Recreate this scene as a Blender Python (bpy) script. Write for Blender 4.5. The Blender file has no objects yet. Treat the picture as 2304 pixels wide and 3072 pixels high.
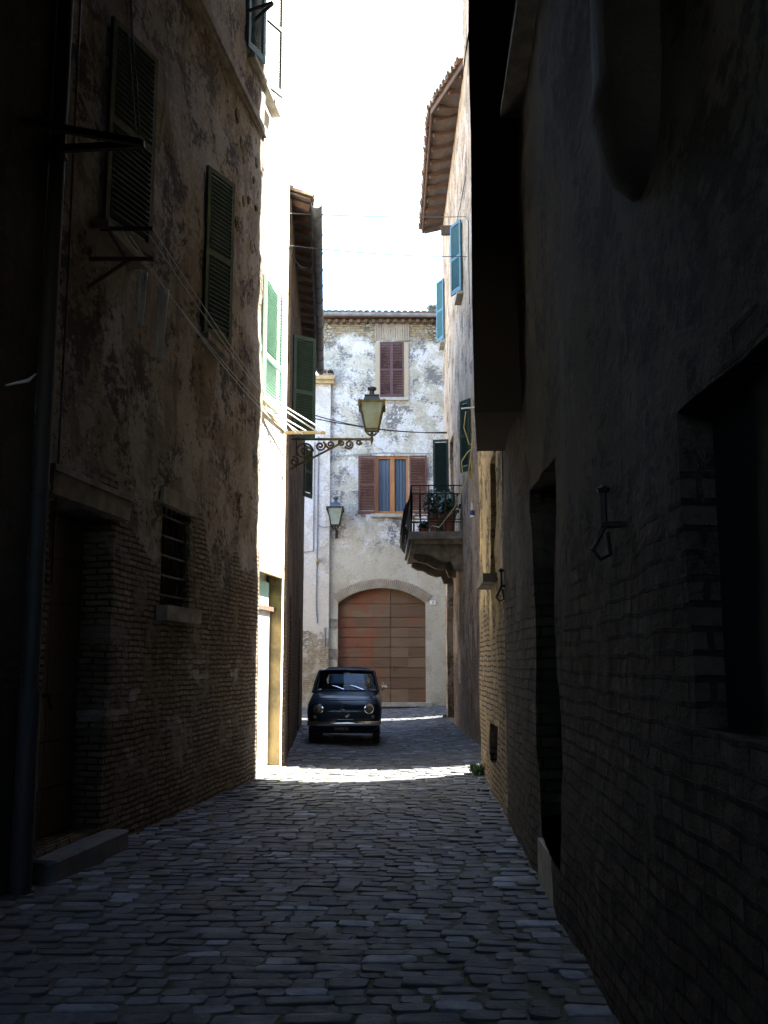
import bpy, bmesh, math, random
from mathutils import Vector, Matrix, noise
from mathutils.bvhtree import BVHTree
random.seed(7)
S = bpy.context.scene
COL = S.collection
V = Vector
R = math.radians

# ------------------------------------------------------------------ mesh builder
class MB:
    def __init__(s): s.v = []; s.f = []; s.uv = []; s.sm = False; s.tint = None
    def add(s, vs, fs, uvs=None):
        o = len(s.v); s.v += [tuple(p) for p in vs]
        for i, f in enumerate(fs):
            s.f.append([o + k for k in f])
            s.uv.append(None if uvs is None else uvs[i])
    def box(s, c, size, ax=(1, 0, 0), up=(0, 0, 1), taper=1.0):
        ax = V(ax).normalized(); up = V(up).normalized(); ay = up.cross(ax).normalized(); up = ax.cross(ay)
        c = V(c); hx, hy, hz = size[0] / 2, size[1] / 2, size[2] / 2
        vs = []
        for k in (-1, 1):
            t = taper if k > 0 else 1
            for i, j in ((-1, -1), (1, -1), (1, 1), (-1, 1)):
                vs.append(c + ax * hx * i * t + ay * hy * j * t + up * hz * k)
        s.add(vs, [(3, 2, 1, 0), (4, 5, 6, 7), (0, 1, 5, 4), (1, 2, 6, 5), (2, 3, 7, 6), (3, 0, 4, 7)])
    def beam(s, a, b, w, h, up=(0, 0, 1)):
        a = V(a); b = V(b); s.box((a + b) / 2, ((b - a).length, w, h), b - a, up)
    def tube(s, pts, r, n=8, closed=False, rr=None):
        pts = [V(p) for p in pts]; m = len(pts); o = len(s.v); prev = None
        for i, p in enumerate(pts):
            if closed: t = pts[(i + 1) % m] - pts[i - 1]
            else: t = pts[min(i + 1, m - 1)] - pts[max(i - 1, 0)]
            t = t.normalized() if t.length > 1e-9 else V((0, 0, 1))
            if prev is None: a = t.orthogonal().normalized()
            else:
                a = prev - t * prev.dot(t)
                a = a.normalized() if a.length > 1e-6 else t.orthogonal().normalized()
            prev = a; b = t.cross(a); q = r if rr is None else rr[i]
            for k in range(n):
                g = 2 * math.pi * k / n
                s.v.append(tuple(p + (a * math.cos(g) + b * math.sin(g)) * q))
        for i in range(m if closed else m - 1):
            for k in range(n):
                i2 = (i + 1) % m
                s.f.append([o + i * n + k, o + i * n + (k + 1) % n, o + i2 * n + (k + 1) % n, o + i2 * n + k]); s.uv.append(None)
        if not closed:
            s.f.append([o + k for k in range(n)][::-1]); s.uv.append(None)
            s.f.append([o + (m - 1) * n + k for k in range(n)]); s.uv.append(None)
    def lathe(s, c, prof, n=16, axis=(0, 0, 1)):
        axis = V(axis).normalized(); a = axis.orthogonal().normalized(); b = axis.cross(a); c = V(c); o = len(s.v)
        for r, z in prof:
            for k in range(n):
                g = 2 * math.pi * (k + .5) / n
                s.v.append(tuple(c + axis * z + (a * math.cos(g) + b * math.sin(g)) * max(r, 1e-4)))
        for i in range(len(prof) - 1):
            for k in range(n):
                s.f.append([o + i * n + k, o + i * n + (k + 1) % n, o + (i + 1) * n + (k + 1) % n, o + (i + 1) * n + k]); s.uv.append(None)
        s.f.append([o + k for k in range(n)][::-1]); s.uv.append(None)
        s.f.append([o + (len(prof) - 1) * n + k for k in range(n)]); s.uv.append(None)
    def mesh(s, name, mat, off=(0, 0, 0), smooth=None):
        off = V(off)
        me = bpy.data.meshes.new(name)
        me.from_pydata([tuple(V(p) - off) for p in s.v], [], s.f)
        if any(u is not None for u in s.uv):
            ul = me.uv_layers.new(name='UVMap'); k = 0
            for f, u in zip(s.f, s.uv):
                for j in range(len(f)):
                    if u is not None: ul.data[k].uv = u[j]
                    else:
                        p = s.v[f[j]]; ul.data[k].uv = (p[0] + p[1], p[2])
                    k += 1
        me.update()
        bm = bmesh.new(); bm.from_mesh(me); bmesh.ops.recalc_face_normals(bm, faces=bm.faces) if s.sm != 'raw' else None
        bm.to_mesh(me); bm.free()
        if smooth is not None:
            me.polygons.foreach_set('use_smooth', [True] * len(me.polygons))
            if smooth < 180: me.set_sharp_from_angle(angle=R(smooth))
        me.materials.append(mat)
        return me
    def build(s, name, mat, parent=None, smooth=None):
        off = parent_off(parent)
        o = bpy.data.objects.new(name, s.mesh(name, mat, off, smooth))
        COL.objects.link(o); o.parent = parent
        return o

def parent_off(p):
    t = V((0, 0, 0))
    while p is not None:
        t += p.location; p = p.parent
    return t

def tag(o, label, cat, group=None):
    o['label'] = label; o['category'] = cat
    if group: o['group'] = group
    return o
def thing(name, label, cat, loc, group=None):
    o = bpy.data.objects.new(name, None); COL.objects.link(o); o.location = loc
    o.empty_display_size = .2
    return tag(o, label, cat, group)

# ------------------------------------------------------------------ materials
class NT:
    def __init__(s, name):
        s.m = bpy.data.materials.new(name); s.m.use_nodes = True; s.t = s.m.node_tree
        s.b = s.t.nodes['Principled BSDF']
    def n(s, ty, **kw):
        nd = s.t.nodes.new(ty)
        for k, v in kw.items():
            if k[0] == '_': setattr(nd, k[1:], v)
            else: s.set(nd.inputs[k.replace('__', ' ')], v)
        return nd
    def set(s, inp, v):
        if isinstance(v, bpy.types.NodeSocket): s.t.links.new(v, inp)
        elif isinstance(v, (tuple, list)) and inp.type == 'RGBA' and len(v) == 3: inp.default_value = (*v, 1)
        else: inp.default_value = v
    def noise(s, vec, scale, detail=4, rough=.6, dist=0.0):
        nd = s.n('ShaderNodeTexNoise', Vector=vec, Scale=scale, Detail=detail, Roughness=rough, Distortion=dist)
        return nd.outputs['Fac']
    def map(s, vec, sc=(1, 1, 1), loc=(0, 0, 0)):
        return s.n('ShaderNodeMapping', Vector=vec, Scale=sc, Location=loc).outputs[0]
    def ramp(s, fac, a, b, ca=0.0, cb=1.0):
        nd = s.n('ShaderNodeMapRange', Value=fac)
        nd.inputs[1].default_value = a; nd.inputs[2].default_value = b
        nd.inputs[3].default_value = ca; nd.inputs[4].default_value = cb
        nd.interpolation_type = 'SMOOTHSTEP'
        return nd.outputs[0]
    def math(s, op, a, b=0.0, c=None):
        nd = s.n('ShaderNodeMath', _operation=op); s.set(nd.inputs[0], a); s.set(nd.inputs[1], b)
        if c is not None: s.set(nd.inputs[2], c)
        return nd.outputs[0]
    def mix(s, f, a, b, mode='MIX'):
        nd = s.n('ShaderNodeMixRGB', _blend_type=mode); s.set(nd.inputs[0], f); s.set(nd.inputs[1], a); s.set(nd.inputs[2], b)
        return nd.outputs[0]
    def bump(s, h, dist=.02, strength=1.0, normal=None):
        nd = s.n('ShaderNodeBump', Height=h, Distance=dist, Strength=strength)
        if normal is not None: s.set(nd.inputs['Normal'], normal)
        return nd.outputs[0]
    def fin(s, col=None, rough=None, normal=None, metal=None, spec=None):
        if col is not None: s.set(s.b.inputs['Base Color'], col)
        if rough is not None: s.set(s.b.inputs['Roughness'], rough)
        if normal is not None: s.set(s.b.inputs['Normal'], normal)
        if metal is not None: s.set(s.b.inputs['Metallic'], metal)
        if spec is not None: s.set(s.b.inputs['Specular IOR Level'], spec)
        return s.m

def masonry(name, p1, p2, b1, b2, mortar, stain, z0, k, bias=0.0, patch=(.8, .8), pit=.5, streak=.6, salt=None, row=.068, width=.25, relief=1.0, zsoft=None, pale=None, dark=None, pock=.75, rub=.0, low=None):
    """peeling plaster over old brick; bias>0 leaves more plaster; k raises plaster cover with height above z0"""
    t = NT(name)
    uv = t.n('ShaderNodeTexCoord').outputs['UV']
    wob = t.n('ShaderNodeTexNoise', Vector=uv, Scale=3.0, Detail=3.0)
    wv = t.n('ShaderNodeVectorMath', _operation='MULTIPLY_ADD'); t.set(wv.inputs[0], wob.outputs['Color']); wv.inputs[1].default_value = (.07, .05, 0); t.set(wv.inputs[2], uv)
    uvd = wv.outputs[0]
    sep = t.n('ShaderNodeSeparateXYZ', Vector=uv); z = sep.outputs[1]
    big = t.noise(t.map(uv, (patch[0], patch[1], 1)), 1.0, 9, .68, .3)
    zz = t.math('MULTIPLY', t.math('SUBTRACT', z, z0), k)
    zz = t.n('ShaderNodeClamp', Value=zz, Min=-.35, Max=.35).outputs[0]
    cov = t.math('ADD', t.math('ADD', big, zz), bias)
    mask = t.ramp(cov, .485, .525)          # 1 = plaster
    thick = t.ramp(cov, .46, .60)
    # plaster
    n2 = t.noise(uv, 1.3, 8, .7, .4)
    n3 = t.noise(uv, 14, 6, .7)
    st = t.noise(t.map(uv, (5, .5, 1), (3, 1, 0)), 1.0, 6, .65, .5)
    pc = t.mix(t.ramp(n2, .40, .60), p1, p2)
    if low is not None:
        lm = t.ramp(t.math('ADD', z, t.math('MULTIPLY', t.math('SUBTRACT', n2, .5), 6.0)), low[1] - .5, low[1] + .5, 1, 0)
    pc = t.mix(t.ramp(st, .50, .72, 0, streak), pc, stain)
    n4 = t.math('ADD', t.math('MULTIPLY', t.noise(t.map(uv, (1, 1, 1), (7, 3, 0)), 1.5, 6, .65, .4), .62), t.math('MULTIPLY', t.noise(t.map(uv, (1, 1.5, 1)), 10, 5, .7), .38))
    pc = t.mix(t.ramp(n4, .505, .56, 0, .62 if dark is None else .88), pc, stain if dark is None else dark)
    if pale is not None:
        n5 = t.math('ADD', t.math('MULTIPLY', t.noise(t.map(uv, (1.2, 1.0, 1), (17, 13, 0)), 1.3, 6, .65, .3), .66), t.math('MULTIPLY', t.noise(t.map(uv, (1, 1, 1), (3, 3, 0)), 12, 5, .7), .34))
        pc = t.mix(t.ramp(n5, .51, .545, 0, .9), pc, pale)
    vp = t.n('ShaderNodeTexVoronoi', Vector=t.map(uvd, (1, 1.7, 1)), Scale=11.0, _feature='F1')
    pk = t.math('MULTIPLY', t.ramp(vp.outputs['Distance'], .10, .26, 1, 0), t.ramp(t.noise(uv, 1.9, 5, .6), .47, .58))
    pc = t.mix(t.math('MULTIPLY', pk, pock), pc, (.035, .03, .028))  # dark holes: shade inside the pocks is put into the colour
    pc = t.mix(t.ramp(n3, .3, .75, .25, 0), pc, (.02, .018, .015))
    if low is not None: pc = t.mix(t.math('MULTIPLY', lm, .75), pc, t.mix(n3, low[0], p2))
    # brick (joints fade in and out where they are worn or smeared over)
    br = t.n('ShaderNodeTexBrick', Vector=uvd, Color1=b1, Color2=b2, Mortar=mortar, Scale=1.0)
    br.inputs['Mortar Size'].default_value = .011; br.inputs['Mortar Smooth'].default_value = .35
    br.inputs['Brick Width'].default_value = width; br.inputs['Row Height'].default_value = row; br.inputs['Bias'].default_value = -.1
    bn = t.noise(uv, 9, 6, .7)
    bc = t.mix(t.ramp(bn, .35, .7, 0, .45), br.outputs['Color'], (.03, .026, .02))
    bc = t.mix(t.ramp(n2, .45, .75, 0, .5), bc, stain)
    smear = t.ramp(t.noise(t.map(uv, (1, 1, 1), (31, 5, 0)), 2.2, 7, .7), .50, .60, 0, .85)
    bc = t.mix(smear, bc, t.mix(bn, b2, p2))
    rv = t.n('ShaderNodeTexVoronoi', Vector=t.map(uvd, (1, 1.7, 1)), Scale=6.5, _feature='DISTANCE_TO_EDGE')
    rvc = t.n('ShaderNodeTexVoronoi', Vector=t.map(uvd, (1, 1.7, 1)), Scale=6.5, _feature='F1')
    rs = t.n('ShaderNodeSeparateXYZ', Vector=rvc.outputs['Color'])
    rubm = t.ramp(t.math('ADD', t.noise(t.map(uv, (.8, .5, 1), (5, 41, 0)), 1.1, 4, .5), rub), .55, .62)
    edge = t.ramp(t.math('ADD', rv.outputs['Distance'], t.math('MULTIPLY', t.math('SUBTRACT', t.noise(uv, 18, 4, .7), .5), .25)), .0, .13)
    rc = t.mix(edge, mortar, t.mix(rs.outputs[0], b1, p2))
    rc = t.mix(t.ramp(bn, .35, .7, 0, .5), rc, (.03, .026, .02))
    bc = t.mix(rubm, bc, rc)
    if salt is not None:
        sn = t.noise(t.map(uv, (1, 1.5, 1), (9, 9, 0)), 1.1, 6, .6)
        zs = t.math('ABSOLUTE', t.math('SUBTRACT', z, salt))
        sm = t.math('MULTIPLY', t.ramp(sn, .5, .6), t.ramp(zs, .15, .7, 1, 0))
        wn = t.n('ShaderNodeTexWhiteNoise', _noise_dimensions='2D')
        cell = t.n('ShaderNodeVectorMath', _operation='FLOOR'); dv = t.n('ShaderNodeVectorMath', _operation='DIVIDE', ); t.set(dv.inputs[0], uvd); dv.inputs[1].default_value = (width, row, 1)
        t.set(cell.inputs[0], dv.outputs[0]); t.set(wn.inputs['Vector'], cell.outputs[0])
        sm = t.math('MULTIPLY', sm, t.ramp(wn.outputs[0], .45, .7, 0, .8))
        bc = t.mix(sm, bc, (.42, .40, .38))
    col = t.mix(mask, bc, pc)
    # relief
    vo = t.n('ShaderNodeTexVoronoi', Vector=uvd, Scale=7.0, _feature='F1')
    hb = t.math('MULTIPLY', t.math('SUBTRACT', 1.0, br.outputs['Fac']), .5)
    hb = t.math('MULTIPLY', hb, t.math('SUBTRACT', 1.0, smear))
    hb = t.math('ADD', t.math('MULTIPLY', hb, t.math('SUBTRACT', 1.0, rubm)), t.math('MULTIPLY', edge, t.math('MULTIPLY', rubm, 1.2)))
    hb = t.math('ADD', hb, t.math('MULTIPLY', bn, .7))
    hb = t.math('SUBTRACT', hb, t.math('MULTIPLY', vo.outputs['Distance'], pit))
    hp = t.math('ADD', t.math('MULTIPLY', n3, .35), t.math('MULTIPLY', n2, .6))
    hp = t.math('ADD', hp, t.math('MULTIPLY', thick, .8))
    h = t.n('ShaderNodeMix', ); h.inputs[0].default_value = 0
    t.set(h.inputs[0], mask); t.set(h.inputs[2], hb); t.set(h.inputs[3], hp)
    nrm = t.bump(h.outputs[0], .028 * relief, 1.0)
    return t.fin(col, .95, nrm, spec=.15)

def simple(name, c1, c2=None, rough=.6, sc=6, metal=0.0, bump=.004, spec=None, bsc=30, stretch=(1, 1, 1)):
    t = NT(name); co = t.n('ShaderNodeTexCoord').outputs['Object']
    co = t.map(co, stretch)
    n = t.noise(co, sc, 6, .65)
    col = t.mix(t.ramp(n, .35, .65), c1, c2 if c2 else tuple(x * .75 for x in c1))
    nrm = t.bump(t.noise(co, bsc, 5, .6), bump)
    return t.fin(col, rough, nrm, metal, spec)

M = {}
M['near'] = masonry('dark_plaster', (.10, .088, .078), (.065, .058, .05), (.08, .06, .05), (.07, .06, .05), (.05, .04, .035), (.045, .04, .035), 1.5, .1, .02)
M['left'] = masonry('peeling_plaster_brick', (.31, .27, .215), (.20, .17, .135), (.30, .235, .155), (.18, .14, .10), (.05, .04, .03), (.055, .043, .035), 2.3, .22, -.045, patch=(.75, .6), pit=.9, salt=1.05, pale=(.36, .33, .30), dark=(.045, .038, .032), relief=1.6, row=.052, width=.2, rub=-.3)
M['sunlit'] = masonry('pale_plaster', (.76, .73, .66), (.68, .64, .56), (.4, .3, .2), (.35, .25, .17), (.4, .35, .28), (.45, .40, .30), 0, .5, .3, streak=.3)
M['alley'] = masonry('grimy_plaster', (.20, .15, .10), (.12, .09, .065), (.2, .14, .09), (.13, .09, .065), (.08, .06, .045), (.045, .037, .03), 2.0, .1, .0, row=.055, width=.22, rub=-.3)
M['right_shaded'] = masonry('dark_plaster_shaded', (.13, .108, .086), (.075, .062, .05), (.115, .09, .066), (.06, .048, .037), (.022, .018, .015), (.04, .034, .03), 2.0, .25, .0, patch=(.9, .6), pit=.9, relief=1.8, dark=(.02, .018, .016), row=.075, width=.27, rub=-.3, pock=.5)  # near stretch of the right wall, shade put into the colour
M['right'] = masonry('worn_ochre_plaster_lit', (.46, .34, .19), (.31, .23, .135), (.29, .21, .13), (.19, .14, .09), (.035, .028, .022), (.07, .055, .045), 2.0, .25, .0, patch=(.9, .6), pit=.9, relief=1.6, dark=(.038, .032, .027), row=.062, width=.22, rub=-.3)  # far end of that wall, bounced sunlight put into the colour
M['pink'] = masonry('pinkish_plaster', (.58, .40, .24), (.43, .295, .18), (.30, .20, .14), (.24, .16, .11), (.18, .13, .09), (.23, .185, .16), 3.0, .07, .08, patch=(.7, .5), streak=.8, relief=1.4, pale=(.60, .47, .36), dark=(.17, .12, .085), row=.06, width=.22)
M['facade'] = masonry('whitewashed_brick', (.60, .565, .475), (.45, .42, .34), (.42, .33, .19), (.30, .23, .13), (.17, .15, .12), (.27, .26, .25), 12.5, -.36, .095, patch=(.9, .9), streak=.4, relief=1.8, row=.085, width=.3, pale=(.70, .695, .68), dark=(.16, .16, .175), pock=.9, low=((.48, .42, .28), 5.5))
M['wing'] = masonry('white_plaster', (.66, .63, .61), (.58, .54, .48), (.42, .34, .22), (.35, .28, .18), (.3, .26, .2), (.44, .38, .28), 3.0, .12, .06, streak=.35, pale=(.7, .69, .68), pock=.5, low=((.5, .45, .33), 4.5))
M['stone'] = simple('weathered_stone', (.30, .27, .22), (.17, .15, .125), .9, 5, bump=.012, spec=.2)
M['sillstone'] = simple('pale_stone', (.42, .40, .34), (.30, .28, .24), .85, 5, bump=.008, spec=.2)
M['slab'] = simple('grey_step_stone', (.15, .15, .15), (.09, .09, .085), .85, 4, bump=.008)
M['green_dk'] = simple('dark_green_paint', (.035, .075, .055), (.022, .05, .04), .55, 8, bump=.001)
M['green_mid'] = simple('old_green_paint', (.05, .11, .075), (.032, .075, .055), .6, 8, bump=.001)
M['green_lt'] = simple('turquoise_green_paint', (.44, .66, .56), (.38, .60, .50), .55, 8, bump=.001)
M['teal'] = simple('teal_paint', (.035, .15, .20), (.03, .12, .16), .55, 8, bump=.001)
M['teal_lt'] = simple('blue_green_paint', (.07, .22, .30), (.05, .17, .24), .5, 8, bump=.001)
M['brown'] = simple('brown_red_paint', (.13, .045, .028), (.09, .032, .022), .55, 8, bump=.001)
M['plum'] = simple('plum_brown_paint', (.10, .04, .038), (.065, .028, .03), .6, 8, bump=.001)
M['iron'] = simple('dark_iron', (.02, .018, .016), (.035, .026, .02), .6, 20, .4, .001)
M['lampiron'] = simple('weathered_lamp_iron', (.17, .13, .055), (.09, .075, .045), .55, 14, .3, .001)
M['lampcap'] = simple('grey_blue_lamp_cap', (.07, .085, .11), (.05, .06, .08), .45, 14, .3, .001)
M['zinc'] = simple('zinc_gutter', (.30, .32, .33), (.20, .21, .22), .55, 6, .3, .002)
M['pipe'] = simple('dark_downpipe', (.035, .036, .038), (.025, .025, .027), .7, 6, .0, .002)
M['wood_dk'] = simple('old_dark_wood', (.10, .075, .055), (.055, .04, .03), .8, 3, bump=.006, stretch=(1, 1, .15))
M['rafter'] = simple('rafter_wood', (.14, .075, .045), (.08, .045, .03), .8, 4, bump=.006)
M['soffit'] = simple('soffit_boards', (.13, .10, .08), (.08, .06, .05), .85, 5, bump=.006)
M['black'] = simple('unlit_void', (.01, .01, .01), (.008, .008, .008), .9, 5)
M['rope'] = simple('white_rope', (.55, .55, .55), (.45, .45, .45), .7, 30)
M['yellow'] = simple('yellow_cable', (.50, .42, .16), (.42, .35, .14), .5, 20)
M['cable'] = simple('black_cable', (.03, .03, .03), (.04, .04, .04), .5, 20)
M['greycable'] = simple('grey_conduit', (.25, .25, .26), (.18, .18, .19), .5, 10)
M['cloth'] = simple('white_cloth', (.66, .67, .74), (.52, .53, .6), .9, 10, bump=.004, bsc=60)
M['leaf'] = simple('leaf_green', (.05, .11, .03), (.03, .07, .02), .5, 12)
M['leafdk'] = simple('pot_plant_green', (.02, .05, .02), (.03, .07, .025), .5, 12)
M['terracotta'] = simple('terracotta', (.30, .11, .06), (.22, .08, .045), .8, 10)
M['orange_wood'] = simple('varnished_orange_wood', (.42, .17, .04), (.33, .12, .03), .4, 5, stretch=(1, 1, .2))
M['white'] = simple('white_enamel', (.75, .75, .72), (.68, .68, .66), .4, 5)
M['blue_plastic'] = simple('blue_plastic', (.03, .05, .25), (.03, .05, .22), .4, 5)
M['ink'] = simple('dark_ink', (.03, .03, .04), (.03, .03, .04), .5, 5)
M['rubber'] = simple('tyre_rubber', (.018, .018, .018), (.012, .012, .012), .75, 20)
M['chrome'] = simple('chrome', (.75, .75, .75), (.7, .7, .7), .12, 5, 1.0, .0001)
M['seat'] = simple('seat_vinyl', (.05, .02, .018), (.03, .015, .012), .5, 10)
M['canvas'] = simple('black_canvas_roof', (.025, .015, .02), (.018, .012, .016), .85, 20)
M['paper'] = simple('paper_white', (.55, .65, .75), (.5, .6, .7), .7, 10)
M['flue_render'] = simple('dark_flue_render', (.035, .028, .024), (.022, .019, .017), .95, 6, bump=.01)  # flue render, an even near-black
M['jamb'] = simple('shaded_ochre_plaster', (.30, .22, .095), (.13, .10, .05), .9, 2.2, bump=.01)  # ochre plaster, darkened in colour for the shade on the reveal
M['ledge'] = simple('ochre_ledge', (.46, .34, .17), (.35, .26, .13), .9, 5, bump=.01)

def tiles_mat():
    t = NT('old_roof_tiles'); co = t.n('ShaderNodeTexCoord').outputs['Object']
    geo = t.n('ShaderNodeNewGeometry').outputs['Random Per Island']
    c = t.mix(geo, (.30, .15, .09), (.36, .26, .17)); c = t.mix(t.ramp(t.noise(co, 5, 8, .7), .45, .62, 0, .8), c, (.10, .095, .075))
    return t.fin(c, .9, t.bump(t.noise(co, 25, 5), .01))
M['tile'] = tiles_mat()
def tiles_dark():
    t = NT('lichen_roof_tiles'); co = t.n('ShaderNodeTexCoord').outputs['Object']
    geo = t.n('ShaderNodeNewGeometry').outputs['Random Per Island']
    c = t.mix(geo, (.10, .12, .11), (.16, .16, .13)); c = t.mix(t.ramp(t.noise(co, 8, 8, .7), .5, .62, 0, .8), c, (.30, .31, .26))
    return t.fin(c, .9, t.bump(t.noise(co, 25, 5), .01))
M['tiledk'] = tiles_dark()
def paint_mat():
    t = NT('dark_blue_car_paint')
    t.b.inputs['Coat Weight'].default_value = .22; t.b.inputs['Coat Roughness'].default_value = .04
    return t.fin((.003, .018, .042), .3, spec=.2)
M['paint'] = paint_mat()
def glass_mat(name, tint=(.8, .9, .9), ior=1.33):
    t = NT(name); t.t.nodes.remove(t.b)
    tr = t.n('ShaderNodeBsdfTransparent', Color=(*tint, 1)); gl = t.n('ShaderNodeBsdfGlossy', Color=(.9, .95, 1, 1), Roughness=.02)
    fr = t.n('ShaderNodeFresnel', IOR=ior)
    mx = t.n('ShaderNodeMixShader'); t.set(mx.inputs[0], fr.outputs[0]); t.set(mx.inputs[1], tr.outputs[0]); t.set(mx.inputs[2], gl.outputs[0])
    t.t.links.new(mx.outputs[0], t.t.nodes['Material Output'].inputs[0]); return t.m
M['glass'] = glass_mat('car_glass', (.62, .72, .75))
M['winglass'] = glass_mat('window_glass', (.8, .85, .85), 1.15)
def frosted():
    t = NT('frosted_lamp_glass'); co = t.n('ShaderNodeTexCoord').outputs['Object']
    c = t.mix(t.ramp(t.noise(co, 6, 5), .4, .65), (.42, .50, .46), (.36, .36, .22))
    t.b.inputs['Transmission Weight'].default_value = .35
    return t.fin(c, .35)
M['frost'] = frosted()
def lens():
    t = NT('headlight_glass'); co = t.n('ShaderNodeTexCoord').outputs['Object']
    c = t.mix(t.ramp(t.noise(co, 40, 3), .4, .6), (.30, .27, .19), (.13, .12, .09))
    return t.fin(c, .12, t.bump(t.noise(co, 60, 2), .006), metal=.5)
M['lens'] = lens()
def curtain():
    t = NT('sheer_curtain'); co = t.n('ShaderNodeTexCoord').outputs['Object']
    w = t.n('ShaderNodeTexWave', Vector=t.map(co, (1, 1, .05)), Scale=2.2, Distortion=2.0, Detail=2.0)
    c = t.mix(w.outputs['Fac'], (.17, .20, .26), (.12, .14, .19))
    return t.fin(c, .8)
M['curtain'] = curtain()
def gatewood():
    t = NT('garage_boards'); uv = t.n('ShaderNodeTexCoord').outputs['Object']
    sep = t.n('ShaderNodeSeparateXYZ', Vector=uv)
    w = t.noise(t.map(uv, (1.5, 1, 30)), 1.0, 6, .6)
    g = t.noise(t.map(uv, (.9, 1, .7)), 1.3, 5, .6)
    geo = t.n('ShaderNodeNewGeometry').outputs['Random Per Island']
    c = t.mix(geo, (.125, .072, .042), (.19, .125, .072)); c = t.mix(t.ramp(t.math('ADD', g, t.ramp(sep.outputs[0], -.6, .5, .08, -.12)), .44, .60), c, (.20, .078, .038))
    c = t.mix(t.ramp(w, .45, .75, 0, .5), c, (.09, .05, .035))
    return t.fin(c, .75, t.bump(w, .006), spec=.3)
M['gate'] = gatewood()
def cobble_mat():
    t = NT('street_cobbles'); co = t.n('ShaderNodeTexCoord').outputs['Object']
    a = t.n('ShaderNodeAttribute', _attribute_name='tint').outputs['Fac']
    ramp = t.n('ShaderNodeValToRGB', Fac=a); e = ramp.color_ramp.elements
    e[0].position = 0; e[0].color = (.09, .095, .105, 1); e[1].position = 1; e[1].color = (.29, .32, .375, 1)
    for p, c in ((.35, (.12, .12, .122)), (.6, (.15, .158, .172)), (.85, (.185, .20, .225))):
        q = e.new(p); q.color = (*c, 1)
    n = t.noise(co, 9, 7, .7); n2 = t.noise(co, 1.2, 6, .6)
    c = t.mix(t.ramp(n, .4, .72, 0, .5), ramp.outputs[0], (.07, .07, .065))
    c = t.mix(t.ramp(n2, .5, .7, 0, .45), c, (.075, .07, .045))
    return t.fin(c, t.ramp(n, .3, .7, .6, .9), t.bump(t.noise(co, 22, 7, .7), .012), spec=.3)
M['cobble'] = cobble_mat()
def soil():
    t = NT('joint_earth'); co = t.n('ShaderNodeTexCoord').outputs['Object']
    c = t.mix(t.ramp(t.noise(co, 1.5, 6), .4, .6), (.13, .125, .105), (.085, .095, .06))
    return t.fin(c, .95, t.bump(t.noise(co, 30, 6), .02), spec=.1)
M['soil'] = soil()

# ------------------------------------------------------------------ ground & cobbles
def lx(y):   # left wall line
    if y < 14.4: return -2.356 + .1287 * (y - 7.15)
    return -1.44 - .0575 * (y - 14.4)
def rx(y):
    if y < 14.0: return .8 + .036 * y
    return 1.68
def gz(x, y):
    a, b = lx(min(max(y, 0), 24)), rx(y)
    m = (a + b) / 2; h = (b - a) / 2
    q = min(1.0, abs(x - m) / h)
    z = -.085 * (1 - q * q)
    if y > 17: z -= .02 * min(1, (y - 17) / 8) * max(0, min(2, -(x - m)))
    return z
g = MB()
NX, NY = 60, 120
xs = [-14 + 28 * i / NX for i in range(NX + 1)]
xs = sorted(set([round(v, 3) for v in xs] + [-40, 40, -25, 25]))
ys = [-8 + 58 * i / NY for i in range(NY + 1)] + [60, 80]
vs = [(x, y, gz(x, y) - .010) for y in ys for x in xs]
n = len(xs)
g.add(vs, [(j * n + i, j * n + i + 1, (j + 1) * n + i + 1, (j + 1) * n + i) for j in range(len(ys) - 1) for i in range(n - 1)])
go = g.build('ground', M['soil'], smooth=180); go['kind'] = 'structure'

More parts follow.
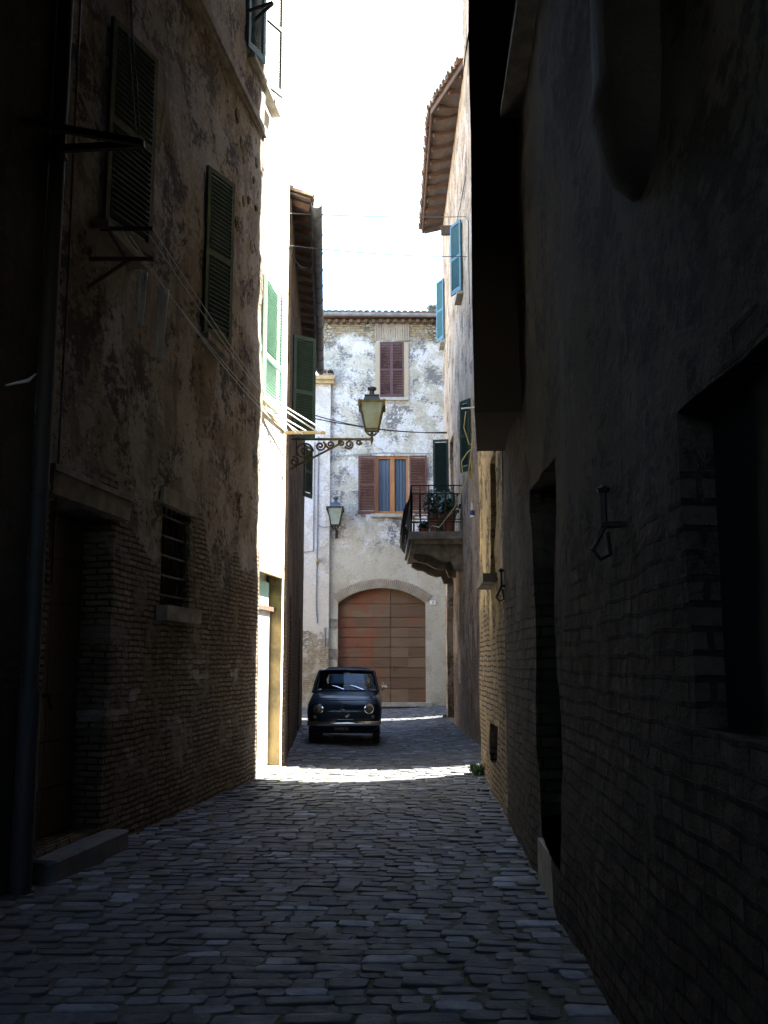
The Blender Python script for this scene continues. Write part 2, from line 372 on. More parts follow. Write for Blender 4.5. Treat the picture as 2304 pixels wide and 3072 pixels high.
def cobbles():
    me = MB(); tints = []
    y = -1.0
    rnd = random.Random(3)
    while y < 34.2:
        dep = rnd.uniform(.105, .155)
        wide = y > 24.9
        x0, x1 = (-7.0, 3.2) if wide else (lx(max(y, 0)) - .25, rx(y) + .22)
        if 13.5 < y < 15.3: x1 = 7.0
        x = x0 - rnd.uniform(0, .2)
        while x < x1:
            w = rnd.choice((rnd.uniform(.10, .17), rnd.uniform(.15, .24), rnd.uniform(.2, .33)))
            cx, cy = x + w / 2, y + dep / 2
            # warp of the rows: shallow arcs
            m = (x0 + x1) / 2
            warp = .10 * math.cos((cx - m) * 1.1) + .05 * noise.noise(V((cx * .7, cy * .5, 3)))
            rot = .09 * math.sin((cx - m) * 1.1) * -1 + rnd.uniform(-.05, .05) + .25 * noise.noise(V((cx * .4, cy * .35, 9)))
            gap = rnd.uniform(.003, .008)
            hx, hy = w / 2 - gap, dep / 2 - gap
            zc = gz(cx, cy) + rnd.uniform(-.006, .004)
            tx, ty = rnd.uniform(-.03, .03), rnd.uniform(-.035, .035)
            cr = [(-1, -1), (1, -1), (1, 1), (-1, 1)]
            j = [(rnd.uniform(-.014, .014), rnd.uniform(-.014, .014)) for _ in range(4)]
            # octagon outline with clipped corners
            outl = []
            for q in range(4):
                a = cr[q]; nx_ = cr[(q + 1) % 4]
                px, py = a[0] * hx + j[q][0], a[1] * hy + j[q][1]
                qx, qy = nx_[0] * hx + j[(q + 1) % 4][0], nx_[1] * hy + j[(q + 1) % 4][1]
                f = .012 / max(.05, math.hypot(qx - px, qy - py)) + .04
                outl.append((px + (qx - px) * f, py + (qy - py) * f)); outl.append((qx + (px - qx) * f, qy + (py - qy) * f))
            rings = []
            for sc, dz in ((1.02, -.04), (1.0, -.007), (.955, -.001), (.6, .0)):
                ring = []
                for (ux, uy) in outl:
                    ux *= sc; uy *= sc
                    X = cx + ux * math.cos(rot) - uy * math.sin(rot); Y = cy + warp + ux * math.sin(rot) + uy * math.cos(rot)
                    ring.append((X, Y, zc + dz + tx * ux + ty * uy + .006 * noise.noise(V((X * 14, Y * 14, 1)))))
                rings.append(ring)
            vv = [p for r_ in rings for p in r_]
            ff = []
            for r_ in range(3):
                for q in range(8):
                    ff.append((r_ * 8 + q, r_ * 8 + (q + 1) % 8, (r_ + 1) * 8 + (q + 1) % 8, (r_ + 1) * 8 + q))
            ff.append(tuple(range(24, 32)))
            me.add(vv, ff)
            tn = rnd.random() ** 2.0
            tints += [tn] * 32
            x += w
        y += dep
    me.sm = 'raw'
    o = me.build('street', M['cobble'], smooth=50); o['kind'] = 'structure'
    at = o.data.attributes.new('tint', 'FLOAT', 'POINT'); at.data.foreach_set('value', tints)
cobbles()

# ------------------------------------------------------------------ walls
def disp(p, amp):
    return amp * (noise.noise(V(p) * 1.1) * .9 + noise.noise(V(p) * 4.2) * .35 + noise.noise(V(p) * 11) * .15)

def wall_face(mb, p0, p1, z0, z1, ops=(), amp=.02, step=.16, inward=None, u_off=0.0):
    """front of a wall from p0 to p1 (plan), openings (u0,u1,z0,z1,depth[,rise]) with reveals; inward = unit plan vector into the building"""
    p0 = V((*p0, 0)); p1 = V((*p1, 0)); L = (p1 - p0).length; d = (p1 - p0) / L; nin = V((*inward, 0)).normalized()
    def P(u, z, dep=0.0):
        q = p0 + d * u + V((0, 0, z)); k = disp(q, amp) * min(1, max(0, min(u, L - u) / .12 * .6 + .4))
        return q + nin * (dep + (k if dep < 1e-6 else 0))
    def breaks(a, b, extra):
        e = sorted(set([a, b] + [x for x in extra if a < x < b])); out = [e[0]]
        for s_, t_ in zip(e, e[1:]):
            m = max(1, round((t_ - s_) / step)); out += [s_ + (t_ - s_) * (k + 1) / m for k in range(m)]
        return out
    us = breaks(0, L, [o[0] for o in ops] + [o[1] for o in ops]); zs = breaks(z0, z1, [o[2] for o in ops] + [o[3] for o in ops])
    idx = {}; vs = []; fs = []; uvs = []
    def vid(i, j):
        if (i, j) not in idx: idx[(i, j)] = len(vs); vs.append(P(us[i], zs[j]))
        return idx[(i, j)]
    for i in range(len(us) - 1):
        for j in range(len(zs) - 1):
            um, zm = (us[i] + us[i + 1]) / 2, (zs[j] + zs[j + 1]) / 2
            if any(o[0] < um < o[1] and o[2] < zm < o[3] for o in ops): continue
            fs.append((vid(i, j), vid(i + 1, j), vid(i + 1, j + 1), vid(i, j + 1)))
            uvs.append([(us[a] + u_off, zs[b]) for a, b in ((i, j), (i + 1, j), (i + 1, j + 1), (i, j + 1))])
    mb.add(vs, fs, uvs)
    for o in ops:
        u0, u1, a, b, dep = o[:5]; rise = o[5] if len(o) > 5 else 0
        def strip(pts):      # pts along the edge (u,z)
            for (ua, za), (ub, zb) in zip(pts, pts[1:]):
                mb.add([P(ua, za), P(ub, zb), P(ub, zb, dep), P(ua, za, dep)], [(0, 1, 2, 3)],
                       [[(ua + u_off, za), (ub + u_off, zb), (ub + u_off + (dep if abs(ub - ua) < 1e-6 else 0), zb + (dep if abs(ub - ua) > 1e-6 else 0)), (ua + u_off + (dep if abs(ub - ua) < 1e-6 else 0), za + (dep if abs(ub - ua) > 1e-6 else 0))]])
        zz = [z for z in zs if a <= z <= b - rise + 1e-9]
        if zz[-1] < b - rise: zz.append(b - rise)
        strip([(u0, z) for z in zz]); strip([(u1, z) for z in zz])
        uu = [u for u in us if u0 <= u <= u1]
        strip([(u, a) for u in uu])
        if rise:
            N = 16; w = (u1 - u0) / 2; r = (w * w + rise * rise) / (2 * rise); zc = b - r
            arc = []
            for k in range(N + 1):
                u = u0 + (u1 - u0) * k / N; arc.append((u, zc + math.sqrt(max(0, r * r - (u - u0 - w) ** 2))))
            strip(arc)
            for (ua, za), (ub, zb) in zip(arc, arc[1:]):
                if min(b - za, b - zb) > 1e-4 or True:
                    mb.add([P(ua, za), P(ub, zb), P(ub, b + .0), P(ua, b + .0)], [(0, 1, 2, 3)], [[(ua + u_off, za), (ub + u_off, zb), (ub + u_off, b), (ua + u_off, b)]])
        else: strip([(u, b) for u in uu])
        # closed back of the recess
        mb.add([P(u0, a, dep), P(u1, a, dep), P(u1, b, dep), P(u0, b, dep)], [(0, 1, 2, 3)], [[(u0, a), (u1, a), (u1, b), (u0, b)]])

def shell(mb, poly, z0, z1, skip=()):
    """plain sides of a footprint polygon and its flat top"""
    n_ = len(poly)
    for i in range(n_):
        if i in skip: continue
        a = poly[i]; b = poly[(i + 1) % n_]; L = math.dist(a, b)
        mb.add([(*a, z0), (*b, z0), (*b, z1), (*a, z1)], [(0, 1, 2, 3)], [[(0, z0), (L, z0), (L, z1), (0, z1)]])
    mb.add([(*p, z1) for p in poly], [tuple(range(n_))], [[(p[0], p[1]) for p in poly]])

def frame_of(p0, p1, inward):
    p0 = V((*p0, 0)); p1 = V((*p1, 0)); d = (p1 - p0).normalized(); nin = V((*inward, 0)).normalized()
    return lambda u, z, out=0.0: p0 + d * u + V((0, 0, z)) - nin * out, d, nin

def shutter_mesh(name, w, h, mat, mids=(.5,), slats_per_m=24, t=.035, tilt=-.72):
    mb = MB(); fr = .055
    mb.box((fr / 2, 0, h / 2), (fr, t, h)); mb.box((w - fr / 2, 0, h / 2), (fr, t, h))
    mb.box((w / 2, 0, fr / 2 + .02), (w - 2 * fr, t * .98, fr + .04)); mb.box((w / 2, 0, h - fr / 2), (w - 2 * fr, t * .98, fr))
    zs_ = [fr + .04] + [h * m for m in mids] + [h - fr]
    for m in mids: mb.box((w / 2, 0, h * m), (w - 2 * fr, t * .98, .07))
    for a, b in zip(zs_, zs_[1:]):
        a += .035; b -= .03; nn = max(2, round((b - a) * slats_per_m))
        for k in range(nn):
            z = a + (b - a) * (k + .5) / nn
            mb.box((w / 2, 0, z), (w - 2 * fr + .004, .058, .008), (1, 0, 0), (0, tilt, .69))
    return mb.mesh(name, mat)
def place_leaf(me, name, hinge, ang, parent, label=None):
    o = bpy.data.objects.new(name, me); COL.objects.link(o); o.parent = parent
    o.location = V(hinge) - parent_off(parent); o.rotation_euler = (0, 0, ang)
    if label: o['label'] = label
    return o

def tile_row(mb, a, b, up, length=.42, rows=3, r=.085, pitch=.17, jit=.012, seed=1):
    """barrel tiles: eave line a->b, 'up' = unit vector up the slope"""
    rn = random.Random(seed); a = V(a); b = V(b); up = V(up).normalized(); L = (b - a).length; d = (b - a) / L
    nrm = d.cross(up).normalized()
    if nrm.z < 0: nrm = -nrm
    n_ = int(L / pitch)
    for row in range(rows):
        for i in range(n_ + 1):
            c0 = a + d * (i * pitch + pitch / 2 if i < n_ else L - .02) + up * (row * (length - .07)) + nrm * (.018 * row) + d * rn.uniform(-jit, jit) + up * rn.uniform(-.03, .02)
            for kind in (0, 1):
                if kind and i == n_: continue
                vs = []; K = 7
                for e, (q, rr) in enumerate(((0, r), (length, r * .8))):
                    for thick in (0, .014):
                        for k in range(K):
                            g_ = math.pi * k / (K - 1)
                            if kind == 0: off = d * math.cos(g_) * (rr - thick) + nrm * (math.sin(g_) * (rr - thick) + .02)
                            else: off = d * (pitch / 2 + math.cos(g_) * (rr - thick)) + nrm * (-math.sin(g_) * (rr - thick) + rr * .9)
                            vs.append(c0 + up * q + off - (nrm * .0))
                fs = []
                for k in range(K - 1):
                    fs.append((k, k + 1, 2 * K + k + 1, 2 * K + k)); fs.append((K + k, K + k + 1, 3 * K + k + 1, 3 * K + k))
                    fs.append((k, k + 1, K + k + 1, K + k))
                mb.add(vs, fs)

def spiral(c, r0, turns, ax, az, start=0, dirn=1, n_=26, r1=.012):
    pts = []
    for k in range(n_ + 1):
        t_ = k / n_; r = r0 * (1 - t_) + r1 * t_; g_ = start + dirn * turns * 2 * math.pi * t_
        pts.append(V(c) + V(ax) * math.cos(g_) * r + V(az) * math.sin(g_) * r)
    return pts

def slabpoly(mb, pts, th):
    n_ = len(pts); mb.add([V(p) for p in pts] + [V(p) + V((0, 0, th)) for p in pts], [tuple(range(n_))[::-1], tuple(range(n_, 2 * n_))] + [(i, (i + 1) % n_, n_ + (i + 1) % n_, n_ + i) for i in range(n_)])

# ================================================================== BUILDINGS
HT = 16.0
# ---- near left house (beside the camera)
def near_left():
    y0, y1 = -6.0, 6.6
    p0 = (lx(y0) + .05, y0); p1 = (lx(y1) + .05, y1); inw = (-1, .1287)
    b = thing('dark_house', 'dark plastered house wall in deepest shade at the near left edge, before the downpipe', 'house', (p1[0], p1[1], 0))
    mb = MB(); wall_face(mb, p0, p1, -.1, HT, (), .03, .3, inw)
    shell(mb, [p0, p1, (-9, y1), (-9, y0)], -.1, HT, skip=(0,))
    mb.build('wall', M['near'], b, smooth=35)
near_left()

# ---- tall left house
LY0, LY1 = 6.6, 12.95
LP0 = (lx(LY0), LY0); LP1 = (lx(LY1), LY1); LIN = (-1, .1287)
kL = math.hypot(1, .1287)
def uL(y): return (y - LY0) * kL
left = thing('peeling_house', 'tall shaded house on the left, peeling plaster over brick, with a barred window', 'house', (LP0[0], LP0[1], 0))
FL, dL, nL = frame_of(LP0, LP1, LIN)
mb = MB()
ops = [(uL(7.02), uL(8.12), .16, 2.60, .34), (uL(9.26), uL(10.1), 1.97, 2.93, .30), (uL(7.58), uL(8.2), 5.0, 6.7, .18), (uL(10.2), uL(10.7), 5.0, 6.75, .18), (uL(11.7), uL(12.2), 9.25, 11.2, .15)]
wall_face(mb, LP0, LP1, -.1, HT, ops, .045, .12, LIN)
shell(mb, [LP0, LP1, (-9, LY1), (-9, LY0)], -.1, HT, skip=(0,))
def lean(mb, ya, yb, k):
    mb.v = [(p[0] + .1287 * 0, p[1] - k * max(0, p[2] - .5) * max(0, min(1, (p[1] - ya) / (yb - ya))), p[2]) for p in mb.v]
rn = random.Random(5)
for k in range(46):
    u = rn.uniform(uL(11.4), uL(12.9)); z = rn.uniform(2.4, 8.2); s_ = rn.uniform(.05, .12)
    mb.lathe(FL(u, z, -.045), [(s_ * .5, -.03), (s_, .02), (s_ * .9, .045), (s_ * .4, .06)], 7, -nL)
lean(mb, 11.2, LY1, .055)
lw = mb.build('wall', M['left'], left, smooth=40)
# string course
mb = MB(); mb.box(FL(uL(9.85), 8.46, .03), (uL(12.9) * 2 - uL(9.85) - uL(9.9) + 0, .10, .10), dL)
mb = MB(); L_ = uL(12.5); mb.box(FL(L_ / 2, 8.46, .03), (L_, .13, .09), dL); mb.box(FL(L_ / 2, 8.40, .005), (L_, .10, .05), dL)
mb.build('string_course', M['stone'], left)
# door
def plank_door(parent, F, d, u0, u1, z0, z1, out, mat, rows, name='door'):
    mb = MB(); w = u1 - u0; h = z1 - z0
    for r_ in range(rows):
        for c_ in range(2):
            mb.box(F(u0 + w * (c_ + .5) / 2, z0 + h * (r_ + .5) / rows, out), (w / 2 - .008, .05, h / rows - .012), d)
    mb.box(F((u0 + u1) / 2, (z0 + z1) / 2, out - .02), (w, .03, h), d)
    return mb.build(name, mat, parent)
dr = plank_door(left, FL, dL, uL(7.04), uL(8.10), .17, 2.58, -.26, M['wood_dk'], 7)
mb = MB(); mb.tube([FL(uL(7.5), 1.2, -.23), FL(uL(7.5), 1.2, -.18), FL(uL(7.5), 1.1, -.16)], .012); mb.build('handle', M['iron'], dr)
mb = MB()
mb.box(FL(uL(7.55), 2.70, .02), (1.42, .14, .17), dL); mb.box(FL(uL(7.55), 2.80, .035), (1.46, .15, .045), dL)
mb.build('door_lintel', M['stone'], left)
mb = MB(); mb.box(FL(uL(7.62), .05, -.03), (1.30, .42, .16), dL); o = mb.build('doorstep', M['slab'], left)
o.modifiers.new('b', 'BEVEL').width = .015
# barred window
mb = MB()
mb.box(FL(uL(9.68), 3.0, .012), (1.02, .06, .16), dL); mb.build('window_lintel', M['stone'], left)
mb = MB(); mb.box(FL(uL(9.68), 1.90, .03), (1.02, .16, .14), dL); mb.build('window_sill', M['stone'], left)
mb = MB()
for k in range(6):
    u = uL(9.32) + k * (uL(10.04) - uL(9.32)) / 5; mb.tube([FL(u, 1.97, -.06), FL(u, 2.93, -.06)], .011, 6)
for k in range(5):
    z = 2.08 + k * .19; mb.tube([FL(uL(9.26), z, -.055), FL(uL(10.1), z, -.055)], .012, 6)
gr = mb.build('window_bars', M['iron'], left)
mb = MB(); mb.box(FL(uL(9.68), 2.45, -.24), (.84, .03, .95), dL)
mb.build('window', M['wood_dk'], left)
# shutters ajar
aL = math.atan2(dL.y, dL.x)
me = shutter_mesh('shutter', .66, 1.85, M['green_dk'], (.52,), 20, tilt=.32)
place_leaf(me, 'shutter', FL(uL(7.60), 4.93, .035), aL - R(13), left, 'dark green louvred shutter ajar beside the iron rack')
me = shutter_mesh('shutter', .50, 1.92, M['green_mid'], (.50,), 20, tilt=.32)
place_leaf(me, 'shutter', FL(uL(10.2), 4.90, .035), aL - R(19), left, 'olive green louvred shutter ajar above the grimy sill')
mb = MB(); mb.box(FL(uL(10.5), 4.86, .05), (.8, .16, .07), dL); mb.build('sill', M['stone'], left); mb = MB(); mb.box(FL(uL(7.9), 4.89, .05), (.85, .16, .07), dL)
mb.build('sill', M['stone'], left)
me = shutter_mesh('shutter', .42, 2.0, M['teal_lt'], (.5,))
place_leaf(me, 'shutter', FL(uL(11.65), 9.2, .04), aL - R(16), left, 'blue green louvred shutter high up at the corner')
me = shutter_mesh('shutter', .44, 2.0, M['green_dk'], (.5,))
place_leaf(me, 'shutter', FL(uL(12.45), 9.2, .03), aL - R(24), left, 'dark green shutter standing out into the sun')
mb = MB(); mb.box(FL(uL(12.45), 9.13, .05), (1.45, .14, .06), dL); mb.build('sill', M['sillstone'], left)
# bricked niche ghost above the lintel, patches of relief
mb = MB()
rn = random.Random(5)
for k in range(0):
    u = rn.uniform(uL(11.2), uL(12.85)); z = rn.uniform(2.6, 8.2); s_ = rn.uniform(.05, .12)
    mb.lathe(FL(u, z, -.02), [(s_ * .5, -.03), (s_, .0), (s_ * .9, .03), (s_ * .4, .05)], 7, -nL)
mb = MB(); slabpoly(mb, [(*FL(-9, 0, 1.05)[:2], HT), (*FL(uL(12.3), 0, 1.05)[:2], HT), (*FL(uL(12.3), 0, -3)[:2], HT + .9), (*FL(-9, 0, -3)[:2], HT + .9)], .12); mb.build('eave', M['soffit'], left)  # overhang added above the view to narrow the sky slot
# downpipe
mb = MB(); px = FL(.06, 0, .09)
mb.tube([px + V((0, 0, .0)), px + V((0, 0, 15.8))], .055, 14)
mb.lathe(px + V((0, 0, -.06)), [(.075, 0), (.075, 1.3), (.06, 1.34)], 14)
for z in (2.6, 5.0, 7.3, 9.6): mb.lathe(px + V((0, 0, z)), [(.066, 0), (.066, .05)], 14); mb.beam(px + V((0, 0, z + .02)), px + V((0, 0, z + .02)) + nL * .12, .02, .02)
mb.build('downpipe', M['pipe'], left, smooth=40)
mb = MB(); q = FL(.42, 0, .03); mb.tube([q + V((.0, 0, 2.0)), q + V((.01, 0, 4)), q + V((-.005, 0, 8)), q + V((0, 0, 15))], .008, 5)
mb.build('wall_cable', M['cable'], left)

# ---- sunlit house
NY0, NY1 = 12.15, 14.42
NP0 = (lx(NY0) - .07, NY0); NP1 = (-1.45, NY1)
inN = (-(NP1[1] - NP0[1]), NP1[0] - NP0[0])
FN, dN, nN = frame_of(NP0, NP1, inN)
LN = math.dist(NP0, NP1)
sun_h = thing('sunlit_house', 'narrow house front in full white sunlight just past the corner on the left', 'house', (NP1[0], NP1[1], 0))
mb = MB()
wall_face(mb, NP0, NP1, -.1, 8.8, [(.6, LN - .16, .02, 2.72, .22)], .012, .15, inN)
shell(mb, [NP0, NP1, (-9, NY1), (-9, NY0)], -.1, 8.8, skip=(0,))
wall_face(mb, NP0, FN(LN - .5, 0)[:2], 8.8, HT - 2, (), .012, .2, inN)
shell(mb, [NP0, tuple(FN(LN - .5, 0)[:2]), (-9, NY0 + 1), (-9, NY0)], 8.8, HT - 2, skip=(0,))
mb.build('wall', M['sunlit'], sun_h, smooth=40)
mb = MB(); mb.box(FN(LN / 2 + .25, 2.68, .015), (LN - .8, .05, .10), dN); mb.build('ledge', M['ledge'], sun_h)
mb = MB(); mb.box(FN(.6 + (LN - .76) / 2, 1.1, -.17), (LN - .79, .04, 2.15), dN); d_ = mb.build('door', M['white'], sun_h)
mb = MB(); mb.box(FN(LN - .166, 1.35, -.10), (.012, .23, 2.66), dN); mb.build('door_jamb', M['jamb'], sun_h)
mb = MB(); mb.box(FN(.6 + (LN - .76) / 2, 2.4, -.18), (LN - .80, .03, .34), dN); mb.build('transom', M['green_lt'], sun_h)
mb = MB(); mb.box(FN(.6 + (LN - .76) / 2, 2.19, -.14), (LN - .78, .10, .06), dN); mb.build('door_rail', M['rafter'], sun_h)
me = shutter_mesh('shutter', .86, 1.84, M['green_lt'], (.36,))
place_leaf(me, 'shutter', FN(.83, 4.92, .04), math.atan2(dN.y, dN.x) - R(2), sun_h)

# ---- low alley house (left, shaded, with overhanging eave)
AY0, AY1 = 14.44, 24.7
AP0 = (-1.42, AY0); AP1 = (-2.0, AY1)
inA = (-1, -.057)
FA, dA, nA = frame_of(AP0, AP1, inA)
LA = math.dist(AP0, AP1)
alley = thing('eaved_house', 'dark shaded house on the left with overhanging tiled eave, beside the parked car', 'house', (AP0[0], AP0[1], 0))
mb = MB()
wall_face(mb, AP0, AP1, -.2, 8.5, [(3.2, 4.1, 5.0, 6.4, .15), (6.6, 7.7, -.1, 2.4, .25), (1.35, 2.1, .02, 2.5, .2)], .02, .2, inA)
shell(mb, [AP0, AP1, (-7, AY1), (-7, AY0)], -.2, 8.5, skip=(0,))
mb.build('wall', M['alley'], alley, smooth=40)
mb = MB(); mb.box(FA(1.72, 1.25, -.15), (.74, .05, 2.46), dA); mb.build('door', M['wood_dk'], alley); mb = MB(); mb.box(FA(7.15, 1.15, -.2), (1.08, .05, 2.5), dA); mb.build('door', M['wood_dk'], alley)
me = shutter_mesh('shutter', .40, 1.62, M['green_dk'], (.45,), tilt=.72)
place_leaf(me, 'shutter', FA(.45, 4.86, .04), math.atan2(dA.y, dA.x) - R(58), alley, 'dark green louvred shutter opened above the lamp arm')
me = shutter_mesh('shutter', .42, 1.2, M['green_dk'], (.5,), tilt=.72)
place_leaf(me, 'shutter', FA(8.0, 5.2, .04), math.atan2(dA.y, dA.x) - R(25), alley, 'small dark shutter farther along')
# eave: rafters, boards, tiles, gutter
E0 = FA(.02, 8.5, .29); E1 = FA(LA - 1.2, 8.5, .29)
upA = (nA * .93 + V((0, 0, .30))).normalized()
mb = MB()
for k in range(20):
    u = .15 + k * (LA - 1.5) / 19; a = FA(u, 8.42, .27); mb.beam(a, a + upA * 1.0, .08, .10); mb.build('rafter', M['rafter'], alley); mb = MB()
mb = MB(); a = E0 + V((0, 0, .0)); b_ = E1
mb.add([a, b_, b_ + upA * 3.5, a + upA * 3.5, a + V((0, 0, .03)), b_ + V((0, 0, .03)), b_ + upA * 3.5 + V((0, 0, .03)), a + upA * 3.5 + V((0, 0, .03))], [(0, 1, 2, 3), (4, 5, 6, 7), (0, 1, 5, 4), (1, 2, 6, 5), (2, 3, 7, 6), (3, 0, 4, 7)])
mb.build('soffit', M['soffit'], alley)
mb = MB(); tile_row(mb, E0 + V((0, 0, .05)), E1 + V((0, 0, .05)), upA, rows=8, seed=4); mb.build('roof', M['tile'], alley, smooth=50)
# gutter (half pipe)
def gutter(a, b, r, mat, parent, joints=.9):
    a = V(a); b = V(b); d = (b - a).normalized(); sd = d.cross(V((0, 0, 1))).normalized(); mb = MB(); K = 9; vs = []
    for p in (a, b):
        for rr in (r, r - .006):
            for k in range(K):
                g_ = math.pi * k / (K - 1); vs.append(p + sd * math.cos(g_) * rr - V((0, 0, 1)) * math.sin(g_) * rr)
    fs = []
    for k in range(K - 1): fs += [(k, k + 1, 2 * K + k + 1, 2 * K + k), (K + k, K + k + 1, 3 * K + k + 1, 3 * K + k), (k, k + 1, K + k + 1, K + k), (2 * K + k, 2 * K + k + 1, 3 * K + k + 1, 3 * K + k)]
    mb.add(vs, fs)
    L = (b - a).length; m = int(L / joints)
    for i in range(m):
        p = a + d * (i + .5) * joints
        mb.tube([p + sd * math.cos(math.pi * k / 8) * (r + .006) - V((0, 0, 1)) * math.sin(math.pi * k / 8) * (r + .006) for k in range(9)], .007, 5)
    return mb.build('gutter', mat, parent, smooth=60)
gutter(FA(.05, 8.47, .38), FA(LA - 1.2, 8.47, .38), .085, M['zinc'], alley, .75)

# ---- right house with chimney breasts
rY0, rY1 = -6.0, 13.7
RP0 = (rx(rY0), rY0); RP1 = (rx(13.7), 13.7); RIN = (1, -.036); RM = (rx(9.45), 9.45)
FRr, dR, nR = frame_of(RP0, RP1, RIN)
kR = math.hypot(1, .036)
def uR(y): return (y - rY0) * kR
right = thing('arched_door_house', 'tall house on the right, plaster darkened for shade, with an arched doorway and chimney breasts', 'house', (RP1[0], RP1[1], 0))
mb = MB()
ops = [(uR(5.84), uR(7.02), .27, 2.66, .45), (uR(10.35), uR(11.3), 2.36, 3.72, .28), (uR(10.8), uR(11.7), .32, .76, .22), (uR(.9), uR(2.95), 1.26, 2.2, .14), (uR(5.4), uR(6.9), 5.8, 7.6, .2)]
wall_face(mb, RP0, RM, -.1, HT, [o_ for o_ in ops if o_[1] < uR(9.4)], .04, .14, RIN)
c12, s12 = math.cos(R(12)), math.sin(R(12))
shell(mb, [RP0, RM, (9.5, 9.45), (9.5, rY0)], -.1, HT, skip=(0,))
mb.build('wall', M['right_shaded'], right, smooth=40)
ochre = thing('ochre_lit_end', 'ochre far end of the right wall, coloured lighter and warmer for bounced sunlight', 'house', (RP1[0], RP1[1], 0))
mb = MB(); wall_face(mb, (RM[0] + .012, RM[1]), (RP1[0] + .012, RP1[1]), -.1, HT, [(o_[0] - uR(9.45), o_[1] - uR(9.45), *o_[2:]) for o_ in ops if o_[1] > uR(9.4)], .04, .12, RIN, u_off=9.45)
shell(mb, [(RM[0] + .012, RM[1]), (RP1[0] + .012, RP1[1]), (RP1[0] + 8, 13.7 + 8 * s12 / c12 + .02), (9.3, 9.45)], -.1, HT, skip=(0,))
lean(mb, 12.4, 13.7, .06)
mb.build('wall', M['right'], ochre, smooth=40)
dd = plank_door(right, FRr, dR, uR(5.86), uR(7.0), .28, 2.76, -.41, M['wood_dk'], 6)
mb = MB(); mb.box(FRr(uR(6.43), .22, -.16), (1.16, .34, .10), dR); mb.box(FRr(uR(6.43), .07, -.05), (1.2, .12, .20), dR); mb.build('doorstep', M['sillstone'], right)
mb = MB(); mb.box(FRr(uR(10.8), 2.31, .05), (1.15, .2, .09), dR); mb.build('window_sill', M['stone'], ochre)
mb = MB(); mb.box(FRr(uR(10.83), 3.04, -.22), (.93, .04, 1.34), dR); mb.build('window', M['wood_dk'], ochre)
mb = MB(); mb.box(FRr(uR(11.25), .54, -.16), (.88, .03, .42), dR); mb.build('vent_grille', M['iron'], ochre)
mb = MB(); mb.box(FRr(uR(6.5), 5.76, .05), (1.7, .18, .07), dR); mb.build('sill', M['stone'], right)
mb = MB(); mb.box(FRr(uR(6.15), 6.7, -.12), (1.46, .05, 1.76), dR); mb.build('window_leaf', M['green_dk'], right)
mb = MB(); mb.box(FRr(uR(1.93), 1.73, -.11), (2.04, .04, .95), dR); mb.build('window', M['black'], right)  # black panel standing in for the unlit depth of the opening
mb = MB(); slabpoly(mb, [(*FRr(uR(-3), 0, 1.0)[:2], HT), (*FRr(uR(12.6), 0, 1.0)[:2], HT), (*FRr(uR(12.6), 0, -3)[:2], HT + .9), (*FRr(uR(-3), 0, -3)[:2], HT + .9)], .12); mb.build('eave', M['soffit'], right)  # unseen overhang, added to cut sky light from the right side
# square chimney breast
def chimney(y0, y1, zb, out, rounded=False):
    mb = MB(); a = uR(y0); b = uR(y1)
    if not rounded:
        ZS = [zb, zb + .4] + [zb + .4 + k * .5 for k in range(1, 26)]
        ZS = [z for z in ZS if z < HT - .2]
        ring = []
        for z in ZS:
            w = .012 * noise.noise(V((z * 2, y0, 1)))
            ring.append([FRr(a, z, -.1), FRr(a, z, out + .09 + w), FRr(b, z, out - .015 + w), FRr(b, z, -.1)])
    else:
        ring = []; m = (a + b) / 2; hw = (b - a) / 2
        prof = [(0, .22), (.03, .45), (.09, .70), (.17, .87), (.27, .97), (.32, 1.04), (.37, 1.04), (.385, .96)] + [(k, .97) for k in (1.5, 3, 6, 9, 12)]
        for dz, s_ in prof:
            ring.append([FRr(m - hw * s_ * math.cos(math.pi * q / 14), zb + dz, -.03 + (out + .03) * s_ * math.sin(math.pi * q / 14) ** .8) for q in range(15)])
    k_ = len(ring[0]); vs = [p for r_ in ring for p in r_]
    fs = [(i * k_ + j, i * k_ + j + 1, (i + 1) * k_ + j + 1, (i + 1) * k_ + j) for i in range(len(ring) - 1) for j in range(k_ - 1)] + [tuple(range(k_))]
    mb.add(vs, fs)
    return mb.build('rounded_flue' if rounded else 'chimney_breast', M['flue_render'] if rounded else M['right_shaded'], right, smooth=50 if rounded else None)
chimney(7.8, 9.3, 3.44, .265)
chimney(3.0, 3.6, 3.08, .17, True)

# ---- pink house right, far side of the side lane
KY0, KY1 = 15.1, 27.2
KX = 1.68
FK, dK, nK = frame_of((KX, KY0), (KX, KY1), (1, 0))
pink = thing('pinkish_house', 'pinkish plastered house on the right with teal shutters and a deep tiled eave', 'house', (KX, KY0, 0))
mb = MB()
lo = [(9.1, 11.6, .0, 3.6, .3), (8.5, 9.6, 4.2, 6.95, .2), (5.05, 5.5, 9.3, 10.85, .18), (11.2, 11.7, 10.2, 11.9, .15), (3.5, 4.1, 5.0, 6.5, .18), (4.2, 4.6, .35, .85, .2)]
wall_face(mb, (KX, KY0), (KX, KY1), -.2, 13.8, lo, .025, .2, (1, 0))
shell(mb, [(KX, KY0), (KX, KY1), (KX + 8, KY1 + 8 * s12 / c12), (KX + 8, KY0 + 8 * s12 / c12)], -.2, 13.8, skip=(0,))
wall_face(mb, (KX - .03, KY0), (KX - .03, 19.15), 13.7, 18, (), .015, .25, (1, 0))
shell(mb, [(KX - .03, KY0), (KX - .03, 19.15), (KX + 8, 19.15), (KX + 8, KY0 + 8 * s12 / c12)], 13.7, 18, skip=(0,))
mb.build('wall', M['pink'], pink, smooth=40)
plank_door(pink, FK, dK, 9.12, 11.58, .02, 3.55, -.24, M['wood_dk'], 8)
